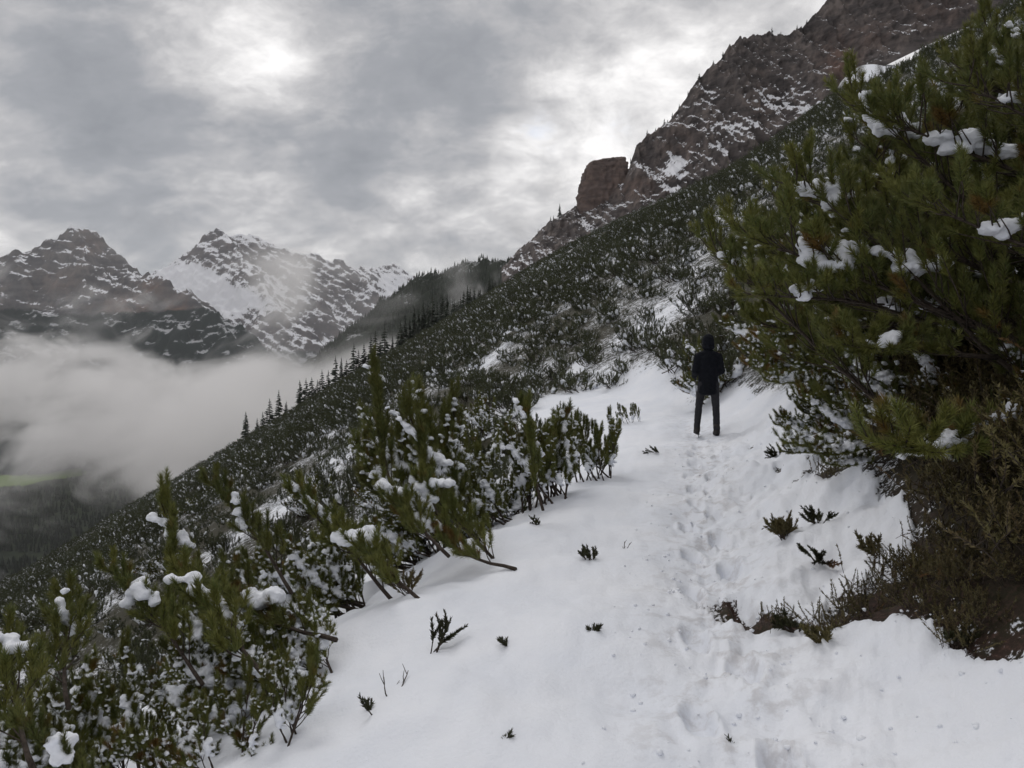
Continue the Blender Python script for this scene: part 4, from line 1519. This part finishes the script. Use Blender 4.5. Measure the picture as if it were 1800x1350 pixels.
def build_slope():
    rs = np.random.RandomState(9)
    n = len(SPX)
    u = SPX / SPY
    inview = (np.abs(u) < .70)
    size = SPS / np.maximum(SPY, 1) * inview
    order = np.argsort(-size)
    near = set(order[:296].tolist())
    var = rs.randint(0, 6, n)
    rz = rs.uniform(0, 6.28, n)
    # slope normal lean
    first = True
    for i in order[:296]:
        x, y, z = SPX[i], SPY[i], SPZ[i]
        d = x - cpath(y)
        root = empty('slope_pine', (x, y, z), rz[i])
        if d < -2:
            lab, grp = 'dark dwarf pine flecked with snow on the slope falling away below the path', 'dwarf pines below the path'
        elif d < 4:
            lab, grp = 'dark dwarf pine flecked with snow around the open snow slope ahead', 'dwarf pines around the snow slope ahead'
        else:
            lab, grp = 'dark dwarf pine flecked with snow on the slope rising above the path', 'dwarf pines above the path'
        tag(root, lab, 'shrub', grp)
        s = SPS[i]
        root.scale = (s, s, s * rs.uniform(.8, 1.05))
        w, nd, sn = MID[var[i]]
        link('stems', w, root)['kind'] = 'stuff'
        link('needles', nd, root)
        if sn:
            link('snow', sn, root)['kind'] = 'stuff'
    rest = np.array([i for i in range(n) if i not in near])
    # everything further: one thicket
    me = bpy.data.meshes.new('pine_thicket')
    me.vertices.add(len(rest))
    co = np.stack([SPX[rest], SPY[rest], SPZ[rest]], 1).astype(np.float32)
    me.vertices.foreach_set('co', co.ravel())

    def at(name, typ, a, key='value'):
        t = me.attributes.new(name, typ, 'POINT')
        t.data.foreach_set(key, a.ravel())
    at('rot', 'FLOAT_VECTOR', np.stack([rz[rest] * 0, rz[rest] * 0, rz[rest]], 1).astype(np.float32), 'vector')
    at('siz', 'FLOAT', SPS[rest].astype(np.float32))
    at('pick', 'INT', var[rest].astype(np.int32))
    ob = link('pine_thicket', me)
    tag(ob, 'endless dwarf pine thicket flecked with snow covering the far mountainside', 'thicket', kind='stuff')
    ng = bpy.data.node_groups.new('thicket', 'GeometryNodeTree')
    ng.interface.new_socket('Geometry', in_out='INPUT', socket_type='NodeSocketGeometry')
    ng.interface.new_socket('Geometry', in_out='OUTPUT', socket_type='NodeSocketGeometry')
    gi, go = ng.nodes.new('NodeGroupInput'), ng.nodes.new('NodeGroupOutput')
    join = ng.nodes.new('GeometryNodeJoinGeometry')
    seen = {}
    for o in COL.objects:
        if o.parent and o.parent.name.startswith('slope_pine') and o.data is not None:
            seen.setdefault(o.data.name, o)
    ors = []
    for v in range(6):
        j2 = ng.nodes.new('GeometryNodeJoinGeometry')
        for me_ in reversed(MID[v][1:]):
            if me_ is None or me_.name not in seen:
                continue
            oi = ng.nodes.new('GeometryNodeObjectInfo')
            oi.inputs['Object'].default_value = seen[me_.name]
            oi.transform_space = 'ORIGINAL'
            ng.links.new(oi.outputs['Geometry'], j2.inputs[0])
        g2 = ng.nodes.new('GeometryNodeGeometryToInstance')
        ng.links.new(j2.outputs[0], g2.inputs[0])
        ors.append(g2)
    for g2 in reversed(ors):
        ng.links.new(g2.outputs[0], join.inputs[0])
    iop = ng.nodes.new('GeometryNodeInstanceOnPoints')
    iop.inputs['Pick Instance'].default_value = True
    ng.links.new(gi.outputs[0], iop.inputs['Points'])
    ng.links.new(join.outputs[0], iop.inputs['Instance'])
    for nm, dt, sock in (('rot', 'FLOAT_VECTOR', 'Rotation'), ('siz', 'FLOAT', 'Scale'), ('pick', 'INT', 'Instance Index')):
        na = ng.nodes.new('GeometryNodeInputNamedAttribute')
        na.data_type = dt
        na.inputs['Name'].default_value = nm
        ng.links.new(na.outputs['Attribute'], iop.inputs[sock])
    ng.links.new(iop.outputs[0], go.inputs[0])
    md = ob.modifiers.new('thicket', 'NODES')
    md.node_group = ng
    print('slope shrubs', n)


build_slope()


# ------------------------------------------------------------------ conifers on the edges
def spruce_meshes(rs, tiers, slim):
    """height 1; drooping whorls of flat sprays"""
    mb = MB()
    n = 0
    for k in range(tiers):
        t = k / (tiers - 1)
        z = .08 + .9 * t
        rad = slim * (1 - t) ** .85 * rs.uniform(.75, 1.15) + .012
        nb = rs.randint(6, 9)
        for j in range(nb):
            a = rs.uniform(0, 6.28)
            r = rad * rs.uniform(.6, 1.15)
            w = r * .34 + .006
            dx, dy = math.cos(a), math.sin(a)
            zz = z + rs.uniform(-.02, .02)
            V = np.array([[0, 0, zz + .03], [dx * r * .55 - dy * w, dy * r * .55 + dx * w, zz - .10 * r], [dx * r, dy * r, zz - .28 * r + .015],
                          [dx * r * .55 + dy * w, dy * r * .55 - dx * w, zz - .10 * r], [dx * r * .6, dy * r * .6, zz + .02]])
            mb.add(V, np.array([[0, 1, 4], [1, 2, 4], [2, 3, 4], [3, 0, 4]]))
    mb.add(np.array([[0, .012, .93], [.01, -.006, .93], [-.01, -.006, .93], [0, 0, 1.03]]), np.array([[0, 1, 3], [1, 2, 3], [2, 0, 3]]))
    crown = mb.mesh('spruce_crown', (M_SPRUCE,), False)
    tb = MB()
    add_tube(tb, [(0, 0, -.03), (0, 0, .4), (0, 0, .95)], [.018, .012, .004], 6)
    return tb.mesh('spruce_trunk', (M_BARK,)), crown


def build_conifers():
    rs = np.random.RandomState(14)
    var = [spruce_meshes(rs, t, s) for t, s in ((15, .22), (13, .27), (17, .18), (12, .30), (16, .20))]

    def tree(x, y, z, h, lab, grp, name='spruce', v=None):
        t, c = var[rs.randint(5)] if v is None else var[v]
        root = empty(name, (x, y, z), rs.uniform(0, 6.28))
        root.scale = (h * rs.uniform(.85, 1.15),) * 2 + (h,)
        tag(root, lab, 'tree', grp)
        link('trunk', t, root)
        link('crown', c, root)

    def on_edge(px, yy, h, lab, grp, v=None):
        h = h * 1.22
        # stand on the slope's outer edge in the direction px: where the ground climbs highest in view
        ys = np.linspace(yy * .75, yy * 1.35, 50)
        xs = (px - 900) / F * ys
        hs = ground_h(xs, ys, False)
        k = int(np.argmax((hs - CZ) / ys))
        tree(xs[k], ys[k], hs[k] - .4, h, lab, grp, 'spruce', v)
    # the string of spruces along the edge of the slope, thin to thick
    for px, h in ((432, 9.5), (452, 5), (462, 6), (474, 9), (490, 10), (503, 5), (527, 9.5), (538, 9), (548, 8), (558, 6), (566, 8.5), (577, 7), (590, 10.5), (600, 9), (609, 7), (622, 11), (630, 8), (640, 6)):
        on_edge(px, 270, h, 'small dark spruce standing on the edge of the slope against the low cloud', 'spruces along the edge of the slope')
    for px, h in ((652, 10), (660, 11), (668, 7), (676, 11), (690, 6), (704, 9.5), (712, 11), (720, 9), (728, 12), (736, 10), (744, 12), (752, 11), (760, 13), (768, 9), (777, 11), (786, 10), (640, 9)):
        on_edge(px, 300, h, 'dark spruce in the dense clump where the slope meets the far spur', 'spruces clumped below the far spur')
    for k in range(34):
        px, yy = rs.uniform(690, 880), rs.uniform(250, 370)
        x = (px - 900) / F * yy
        tree(x, yy, gh(x, yy) - .4, rs.uniform(4, 8.5), 'dark spruce scattered over the upper slope below the far spur', 'spruces scattered over the upper slope')
    # trees along the rims
    rim, PXc = CLIFF_RIM, CLIFF_PX
    for px, h in ((945, 3.5), (968, 4), (973, 3), (1108, 4.5), (1135, 4), (1150, 3), (1168, 4.5), (1176, 3), (1185, 4), (1196, 3), (1210, 3.5), (1228, 4), (1250, 3), (1270, 3.5), (1356, 5.5), (1372, 3), (1400, 4), (1418, 3)):
        i = int(np.argmin(np.abs(PXc - px)))
        q = rim[i]
        tree(q[0], q[1], q[2] - .6, h, 'tiny conifer growing on the rim of the dark cliff', 'conifers on the cliff rim')
    i = int(np.argmin(np.abs(PXc - 985)))
    q = rim[i]
    tree(q[0], q[1], q[2] - .6, 10.5, 'lone thin conifer standing on the ridge beside the red rock tower', None, 'conifer', 2)
    # few trees by the scree chute
    for px, yy, h in ((1628, 395, 7), (1605, 392, 5), (1580, 390, 4), (1655, 393, 5)):
        x = (px - 900) / F * yy
        tree(x, yy, gh(x, yy) - .3, h, 'small conifer at the foot of the snow chute beside the cliff', 'conifers by the snow chute')


build_conifers()


# ------------------------------------------------------------------ the walker
def solid(name, blobs, voxel, m, smooth=4, amp=0.0, ns=.05, cut=None):
    """one continuous skin grown round rows of ellipsoids"""
    mb = MB()
    V, Fc = ico(2)
    for c, r in blobs:
        mb.add(V * np.asarray(r)[None] + np.asarray(c)[None], Fc)
    me = mb.mesh('tmp_solid')
    o = bpy.data.objects.new('tmp_solid', me)
    COL.objects.link(o)
    rm = o.modifiers.new('r', 'REMESH')
    rm.mode = 'VOXEL'
    rm.voxel_size = voxel
    sm = o.modifiers.new('s', 'SMOOTH')
    sm.factor = .5
    sm.iterations = smooth
    dg = bpy.context.evaluated_depsgraph_get()
    me2 = bpy.data.meshes.new_from_object(o.evaluated_get(dg))
    bpy.data.objects.remove(o)
    bpy.data.meshes.remove(me)
    n = len(me2.vertices)
    co = np.zeros(n * 3, np.float32)
    no = np.zeros(n * 3, np.float32)
    me2.vertices.foreach_get('co', co)
    me2.vertices.foreach_get('normal', no)
    co, no = co.reshape(-1, 3).astype(float), no.reshape(-1, 3)
    if amp:
        co = co + no * (amp * (ridged(co[:, 0] / ns, co[:, 1] / ns, co[:, 2] / (ns * .6), octv=2) - .7))[:, None]
    me2.vertices.foreach_set('co', co.astype(np.float32).ravel())
    me2.name = name
    me2.materials.clear()
    me2.materials.append(m)
    me2.polygons.foreach_set('use_smooth', np.ones(len(me2.polygons), bool))
    if cut is not None:
        import bmesh
        bm = bmesh.new()
        bm.from_mesh(me2)
        bmesh.ops.delete(bm, geom=[f for f in bm.faces if cut(f.calc_center_median())], context='FACES')
        bm.to_mesh(me2)
        bm.free()
    me2.update()
    return me2


def chain(pts, rads, step=.025):
    """ellipsoids along a bone path; rads: (rx,ry,rz) or float per point"""
    out = []
    for (p, q), (a, b) in zip(zip(pts[:-1], pts[1:]), zip(rads[:-1], rads[1:])):
        p, q = np.array(p, float), np.array(q, float)
        a = np.array(a if np.ndim(a) else (a,) * 3, float)
        b = np.array(b if np.ndim(b) else (b,) * 3, float)
        n = max(2, int(np.linalg.norm(q - p) / step))
        for k in range(n + 1):
            t = k / n
            out.append((p + (q - p) * t, a + (b - a) * t))
    return out


def build_walker():
    x, y = 3.44, 13.3
    z = gh(x, y)
    z += .045
    root = empty('person', (x, y, z - .015), R(-6))
    tag(root, 'walker seen from behind in dark hooded jacket and charcoal trousers holding a pole', 'person')
    skin = mat_simple('skin', (.42, .25, .18, 1), (.48, .30, .22, 1), 30, .6, .1)
    navy = mat_simple('navy_shell', (.0055, .0065, .009, 1), (.009, .010, .014, 1), 25, .85, .4, .1)
    char = mat_simple('charcoal_cloth', (.018, .018, .022, 1), (.027, .027, .031, 1), 40, .85, .4, .2)
    boot_m = mat_simple('boot_leather', (.014, .012, .011, 1), (.024, .020, .018, 1), 40, .6, .3)
    sole_m = mat_simple('boot_sole', (.010, .010, .010, 1), (.016, .016, .016, 1), 40, .9, .3)
    glove_m = mat_simple('glove_cloth', (.016, .015, .016, 1), (.026, .024, .024, 1), 60, .9, .3)
    hipL, kneeL, ankL = (-.10, .0, .90), (-.150, .10, .50), (-.175, .14, .10)
    hipR, kneeR, ankR = (.10, .0, .90), (.130, .0, .49), (.125, -.12, .09)
    shL, elL, wrL = (-.168, .0, 1.40), (-.225, -.03, 1.13), (-.215, .19, 1.03)
    shR, elR, wrR = (.168, .0, 1.40), (.222, -.03, 1.13), (.16, .20, 1.06)
    # body: one skin, with head and face
    body = chain([(0, 0, .92), (0, 0, 1.10), (0, .0, 1.36), (0, .01, 1.45)], [(.14, .10, .09), (.125, .09, .08), (.15, .095, .09), (.09, .07, .06)])
    body += chain([(0, .01, 1.44), (0, .03, 1.55)], [.055, .052])
    body += [((0, .035, 1.645), (.072, .092, .105)), ((0, .06, 1.60), (.055, .065, .065)), ((0, .128, 1.625), (.012, .016, .018)), ((0, .121, 1.645), (.009, .012, .02)),
             ((0, .115, 1.585), (.022, .012, .007)), ((-.074, .03, 1.64), (.010, .018, .03)), ((.074, .03, 1.64), (.010, .018, .03))]
    for h, k, a in ((hipL, kneeL, ankL), (hipR, kneeR, ankR)):
        body += chain([h, k, a], [.080, .052, .036])
    for sh, e, w in ((shL, elL, wrL), (shR, elR, wrR)):
        body += chain([(0, 0, 1.41), sh, e, w], [.07, .052, .040, .028])
    link('body', solid('body', body, .011, skin, 3), root)
    eye_w = mat_simple('eye', (.02, .02, .02, 1), (.03, .03, .03, 1), 10, .3, 0)
    for sx in (-.028, .028):
        V, Fc = ico(2)
        link('eye', make_mesh('eye', V * .011 + np.array([sx, .112, 1.65]), [Fc], True, (eye_w,)), root)
    # jacket: trunk, sleeves, collar
    jk = chain([(0, -.005, .74), (0, -.005, 1.0), (0, -.01, 1.16), (0, -.012, 1.33), (0, -.005, 1.43)], [(.180, .135, .05), (.180, .14, .07), (.178, .14, .08), (.185, .135, .08), (.135, .105, .06)])
    for sh in (shL, shR):
        jk += chain([(0, 0, 1.455), (sh[0] * .55, 0, 1.425), (sh[0], 0, 1.375)], [(.07, .08, .05), (.07, .085, .05), (.075, .085, .07)])
    jk += chain([(0, 0, 1.44), (0, .02, 1.53)], [(.09, .085, .05), (.082, .085, .03)])
    for sh, e, w in ((shL, elL, wrL), (shR, elR, wrR)):
        jk += chain([(sh[0], sh[1], sh[2] - .03), e, w], [.080, .068, .052])
    link('jacket', solid('jacket', jk, .013, navy, 6, .012, .12), root)
    # hood: open at the face
    hd = [((0, .015, 1.655), (.108, .122, .128)), ((0, -.01, 1.60), (.108, .105, .10)), ((0, -.02, 1.54), (.115, .10, .06))]
    hood = solid('hood', hd, .011, navy, 3, .008, .08, cut=lambda c: c.y > .105 and 1.555 < c.z < 1.73)
    link('hood', hood, root)
    # trousers
    tr = chain([(0, 0, .93), (0, 0, .86)], [(.165, .12, .06), (.165, .122, .06)])
    tl, trr = [], []
    for h, k, a in ((hipL, kneeL, ankL), (hipR, kneeR, ankR)):
        tr += chain([h, k, (a[0], a[1], a[2] + .04)], [(.088, .105, .09), (.066, .074, .07), (.062, .068, .05)])
    link('trousers', solid('trousers', tr, .012, char, 3, .012, .09), root)
    # boots with a separate sole
    for a in (ankL, ankR):
        bt = chain([(a[0], a[1], a[2] + .08), (a[0], a[1], a[2] - .03)], [.058, .060])
        bt += chain([(a[0], a[1] - .035, .055), (a[0], a[1] + .10, .050), (a[0], a[1] + .19, .042)], [(.046, .045, .045), (.050, .05, .042), (.042, .04, .032)])
        bo = link('boot', solid('boot', bt, .010, boot_m, 3), root)
        sl = chain([(a[0], a[1] - .045, .016), (a[0], a[1] + .10, .016), (a[0], a[1] + .205, .018)], [(.044, .045, .016), (.052, .05, .016), (.042, .04, .016)])
        link('sole', solid('sole', sl, .008, sole_m, 2), bo)
    # gloved hands: palm, four fingers and a thumb closed round a grip
    for side, w in ((-1, wrL), (1, wrR)):
        w = np.array(w)
        palm = w + np.array([0, .055, -.005])
        gl = chain([w, palm], [.032, .036])
        for i in range(4):
            zf = .028 - .019 * i
            l = (1.0, 1.08, 1.0, .82)[i]
            b0 = palm + np.array([0, .03, zf])
            gl += chain([b0, b0 + np.array([-side * .018, .030 * l, 0]), b0 + np.array([-side * .045 * l, .030 * l, -.002]), b0 + np.array([-side * .052 * l, .004, -.003])], [.0105, .010, .0095, .0085], .008)
        th0 = palm + np.array([-side * .012, -.005, .034])
        gl += chain([th0, th0 + np.array([-side * .028, .012, .012]), th0 + np.array([-side * .045, .026, .002])], [.0125, .011, .010], .008)
        link('glove', solid('glove', gl, .0055, glove_m, 2), root)
    # walking pole, held in the glove on the valley side
    hand = np.array(wrL) + np.array([.030, .088, 0])
    M = Matrix.Rotation(R(-6), 3, 'Z')
    top = np.array(M @ Vector(hand)) + np.array([x, y, z - .015])
    foot = np.array([top[0] + .03, top[1] - .12, 0])
    foot[2] = gh(foot[0], foot[1])
    pole = empty('walking_pole', foot)
    tag(pole, 'thin dark walking pole planted in the snow beside the walker', 'walking pole')
    ax = top - foot
    ln = np.linalg.norm(ax)
    ax = ax / ln
    steel = mat_simple('pole_metal', (.05, .05, .055, 1), (.07, .07, .075, 1), 20, .4, .05, .5)
    mb = MB()
    add_tube(mb, [ax * -.06, ax * .02], [.003, .006], 8)
    link('tip', mb.mesh('tip', (steel,)), pole)
    mb = MB()
    add_tube(mb, [ax * .02, ax * .5, ax * .52, ax * (ln - .08)], [.0065, .007, .0085, .009], 8)
    link('shaft', mb.mesh('shaft', (steel,)), pole)
    mb = MB()
    add_tube(mb, [ax * .055, ax * .06, ax * .066], [.012, .045, .010], 12)
    link('basket', mb.mesh('basket', (sole_m,)), pole)
    mb = MB()
    add_tube(mb, [ax * (ln - .08), ax * (ln - .06), ax * (ln + .03), ax * (ln + .06), ax * (ln + .07)], [.012, .014, .014, .017, .010], 10)
    link('grip', mb.mesh('grip', (sole_m,)), pole)


build_walker()


# ------------------------------------------------------------------ small things poking out of the snow
def build_small():
    rs = np.random.RandomState(77)
    leaf_m = mat_needles('heath_leaves', (0.10, 0.092, 0.032, 1), (0.085, 0.060, 0.028, 1), (0.15, 0.12, 0.055, 1), .1)
    dark_m = mat_needles('dark_sprig_leaves', (0.030, 0.034, 0.012, 1), (0.022, 0.020, 0.010, 1), (0.05, 0.05, 0.02, 1), .1)

    def twig(px, py, stems, L, incl, leafy, label, az0=None, spread=60, m=dark_m):
        x, y = ground_hit(px, py, True)
        root = empty('twig' if not leafy else 'sprig', (x, y, gh(x, y) - .02))
        tag(root, label, 'twig' if not leafy else 'sprig')
        for k in range(stems):
            az = R((az0 if az0 is not None else 90) + rs.uniform(-spread, spread))
            el = R(incl + rs.uniform(-15, 15))
            pts, a2, e2 = poly(rs, (rs.normal(0, .012), rs.normal(0, .012), -.01), az, el, L * rs.uniform(.6, 1.1), 5, R(rs.uniform(-30, 30)), .22)
            mb = MB()
            add_tube(mb, pts, np.linspace(.0042, .0018, len(pts)), 5)
            w = link('stem', mb.mesh('stem', (M_BARK,)), root)
            tw = []
            for j in range(2):
                q, i = at_t(pts, rs.uniform(.4, .9))
                sp, _, _ = poly(rs, q, az + rs.choice([-1, 1]) * R(rs.uniform(25, 60)), el, L * .35, 2, .2, .2)
                mb2 = MB()
                add_tube(mb2, sp, np.linspace(.0026, .0012, len(sp)), 4)
                link('side_shoot', mb2.mesh('side_shoot', (M_BARK,)), w)
                tw.append((sp[0], sp[-1]))
            if leafy:
                tw.append((pts[2], pts[-1]))
                V, Fc = needle_mesh(np.array([a for a, b in tw]), np.array([b for a, b in tw]), 650, .024, .009, rs)
                link('leaves', make_mesh('leaves', V, [Fc], False, (m,)), w)

    twig(690, 1225, 3, .20, 35, False, 'bare forked twig sticking out of the smooth near snow', 110)
    twig(662, 1255, 2, .12, 30, True, 'tiny dark sprig beside the bare forked twig', 120)
    twig(760, 1150, 5, .26, 38, True, 'long dark leafy sprig lying along the snow below the black twigs', 75, 25)
    twig(1040, 985, 7, .15, 50, True, 'dark sprig tuft half buried in the middle of the snow bank', 90, 90)
    twig(1095, 965, 3, .10, 50, False, 'small twig just beside the buried sprig tuft', 60, 60)
    twig(900, 1138, 2, .10, 30, True, 'curved little sprig alone on the snow below the bank', 150, 30)
    twig(1015, 1125, 1, .12, 25, False, 'thin straw coloured twig lying next to a dark hollow', 40, 10)
    twig(1050, 1112, 4, .08, 40, True, 'dark sprig in a small hollow of the bank snow', 70, 60)
    twig(872, 1302, 2, .07, 40, True, 'smallest sprig standing low in the near snow', 60, 40)
    twig(945, 925, 4, .14, 35, True, 'dark sprig at the top of the snow bank near the yellow green pine', 100, 60)
    twig(1290, 1305, 3, .06, 30, True, 'broken sprig in the trodden snow nearest the camera', 120, 60)
    twig(720, 1045, 9, .24, 40, True, 'brown leafy tuft on the snow lip below the black twigs', 110, 80, leaf_m)
    twig(850, 955, 5, .16, 40, True, 'dark sprig next to the foot of the tall stems', 100, 60)
    twig(1160, 795, 5, .22, 20, True, 'dark twig curved over a snow lump before the walker', 180, 60)
    twig(1380, 945, 30, .17, 62, True, 'dense olive green sprig clump standing in the snow by the bank', 90, 130, leaf_m)
    twig(1440, 920, 8, .16, 45, True, 'small dark sprig behind the olive green clump', 90, 100)
    twig(1545, 975, 16, .15, 45, True, 'olive sprig at the rim of the snow shelf', 120, 100, leaf_m)
    twig(1440, 985, 8, .18, 35, True, 'dark sprig hanging over the front of the snow shelf', 200, 70)
    twig(1450, 1128, 14, .12, 40, True, 'olive sprig at the near edge of the brown bank', 120, 90, leaf_m)
    twig(1690, 1130, 8, .08, 50, True, 'dark sprigs on the snow crest below the bank', 90, 100)
    twig(1400, 1105, 8, .14, 35, True, 'dark sprig on the bare soil patch beside the path', 150, 90)
    twig(1370, 800, 9, .20, 25, True, 'snowy sprig at the tip of the fan of boughs', 200, 60)

    # heather on the shaded bank under the pines
    var = []
    for v in range(4):
        tu, mb = [], MB()
        for k in range(34):
            az, el = rs.uniform(0, 6.28), R(rs.uniform(25, 85))
            pts, _, _ = poly(rs, (rs.normal(0, .10), rs.normal(0, .10), -.02), az, el, rs.uniform(.14, .34), 4, R(rs.uniform(-20, 30)), .18)
            add_tube(mb, pts, np.linspace(.003, .0012, len(pts)), 3)
            tu += [(pts[1], pts[3]), (pts[3], pts[4])]
        V, Fc = needle_mesh(np.array([a for a, b in tu]), np.array([b for a, b in tu]), 300, .022, .008, rs)
        var.append((mb.mesh('heath_stems', (M_BARK,)), make_mesh('heath_leaves', V, [Fc], False, (leaf_m,))))
    n = 0
    tries = 0
    while n < 298 and tries < 9000:
        tries += 1
        y = 3.3 + 5.0 * rs.rand() ** 2.0
        d = rs.uniform(.5, 4.0)
        x = float(cpath(y)) + d
        s_ = float(snow_amount(np.array([x]), np.array([y]))[0])
        if s_ > .40:
            continue
        root = empty('heather_tuft', (x, y, gh(x, y)), rs.uniform(0, 6.28))
        tag(root, 'brownish green heather tuft on the shaded bank under the pines', 'heather', 'heather tufts on the shaded bank')
        sc = rs.uniform(.9, 1.7) * (1.0 if d > 1.6 else .45)
        root.scale = (sc, sc, sc * .8)
        a, b = var[rs.randint(4)]
        link('stems', a, root)['kind'] = 'stuff'
        link('leaves', b, root)
        n += 1


build_small()


def build_clods():
    rs = np.random.RandomState(51)
    mb = MB()
    V, Fc = ico(1)
    for k in range(700):
        y = 1.9 + 10 * rs.rand() ** 1.5
        d = rs.uniform(-.3, 1.6) if k % 3 else rs.normal(.4, .35)
        x = float(cpath(y)) + d
        r = .004 + .014 * rs.rand() ** 3
        vv = V * r * rs.uniform(.6, 1.25, V.shape) * np.array([1, 1, .75])
        mb.add(vv + np.array([x, y, gh(x, y) + r * .25]), Fc)
    o = link('snow_clods', mb.mesh('snow_clods', (M_SNOW,)))
    tag(o, 'crumbs and clods of snow kicked up along the trodden path', 'snow', kind='stuff')


build_clods()
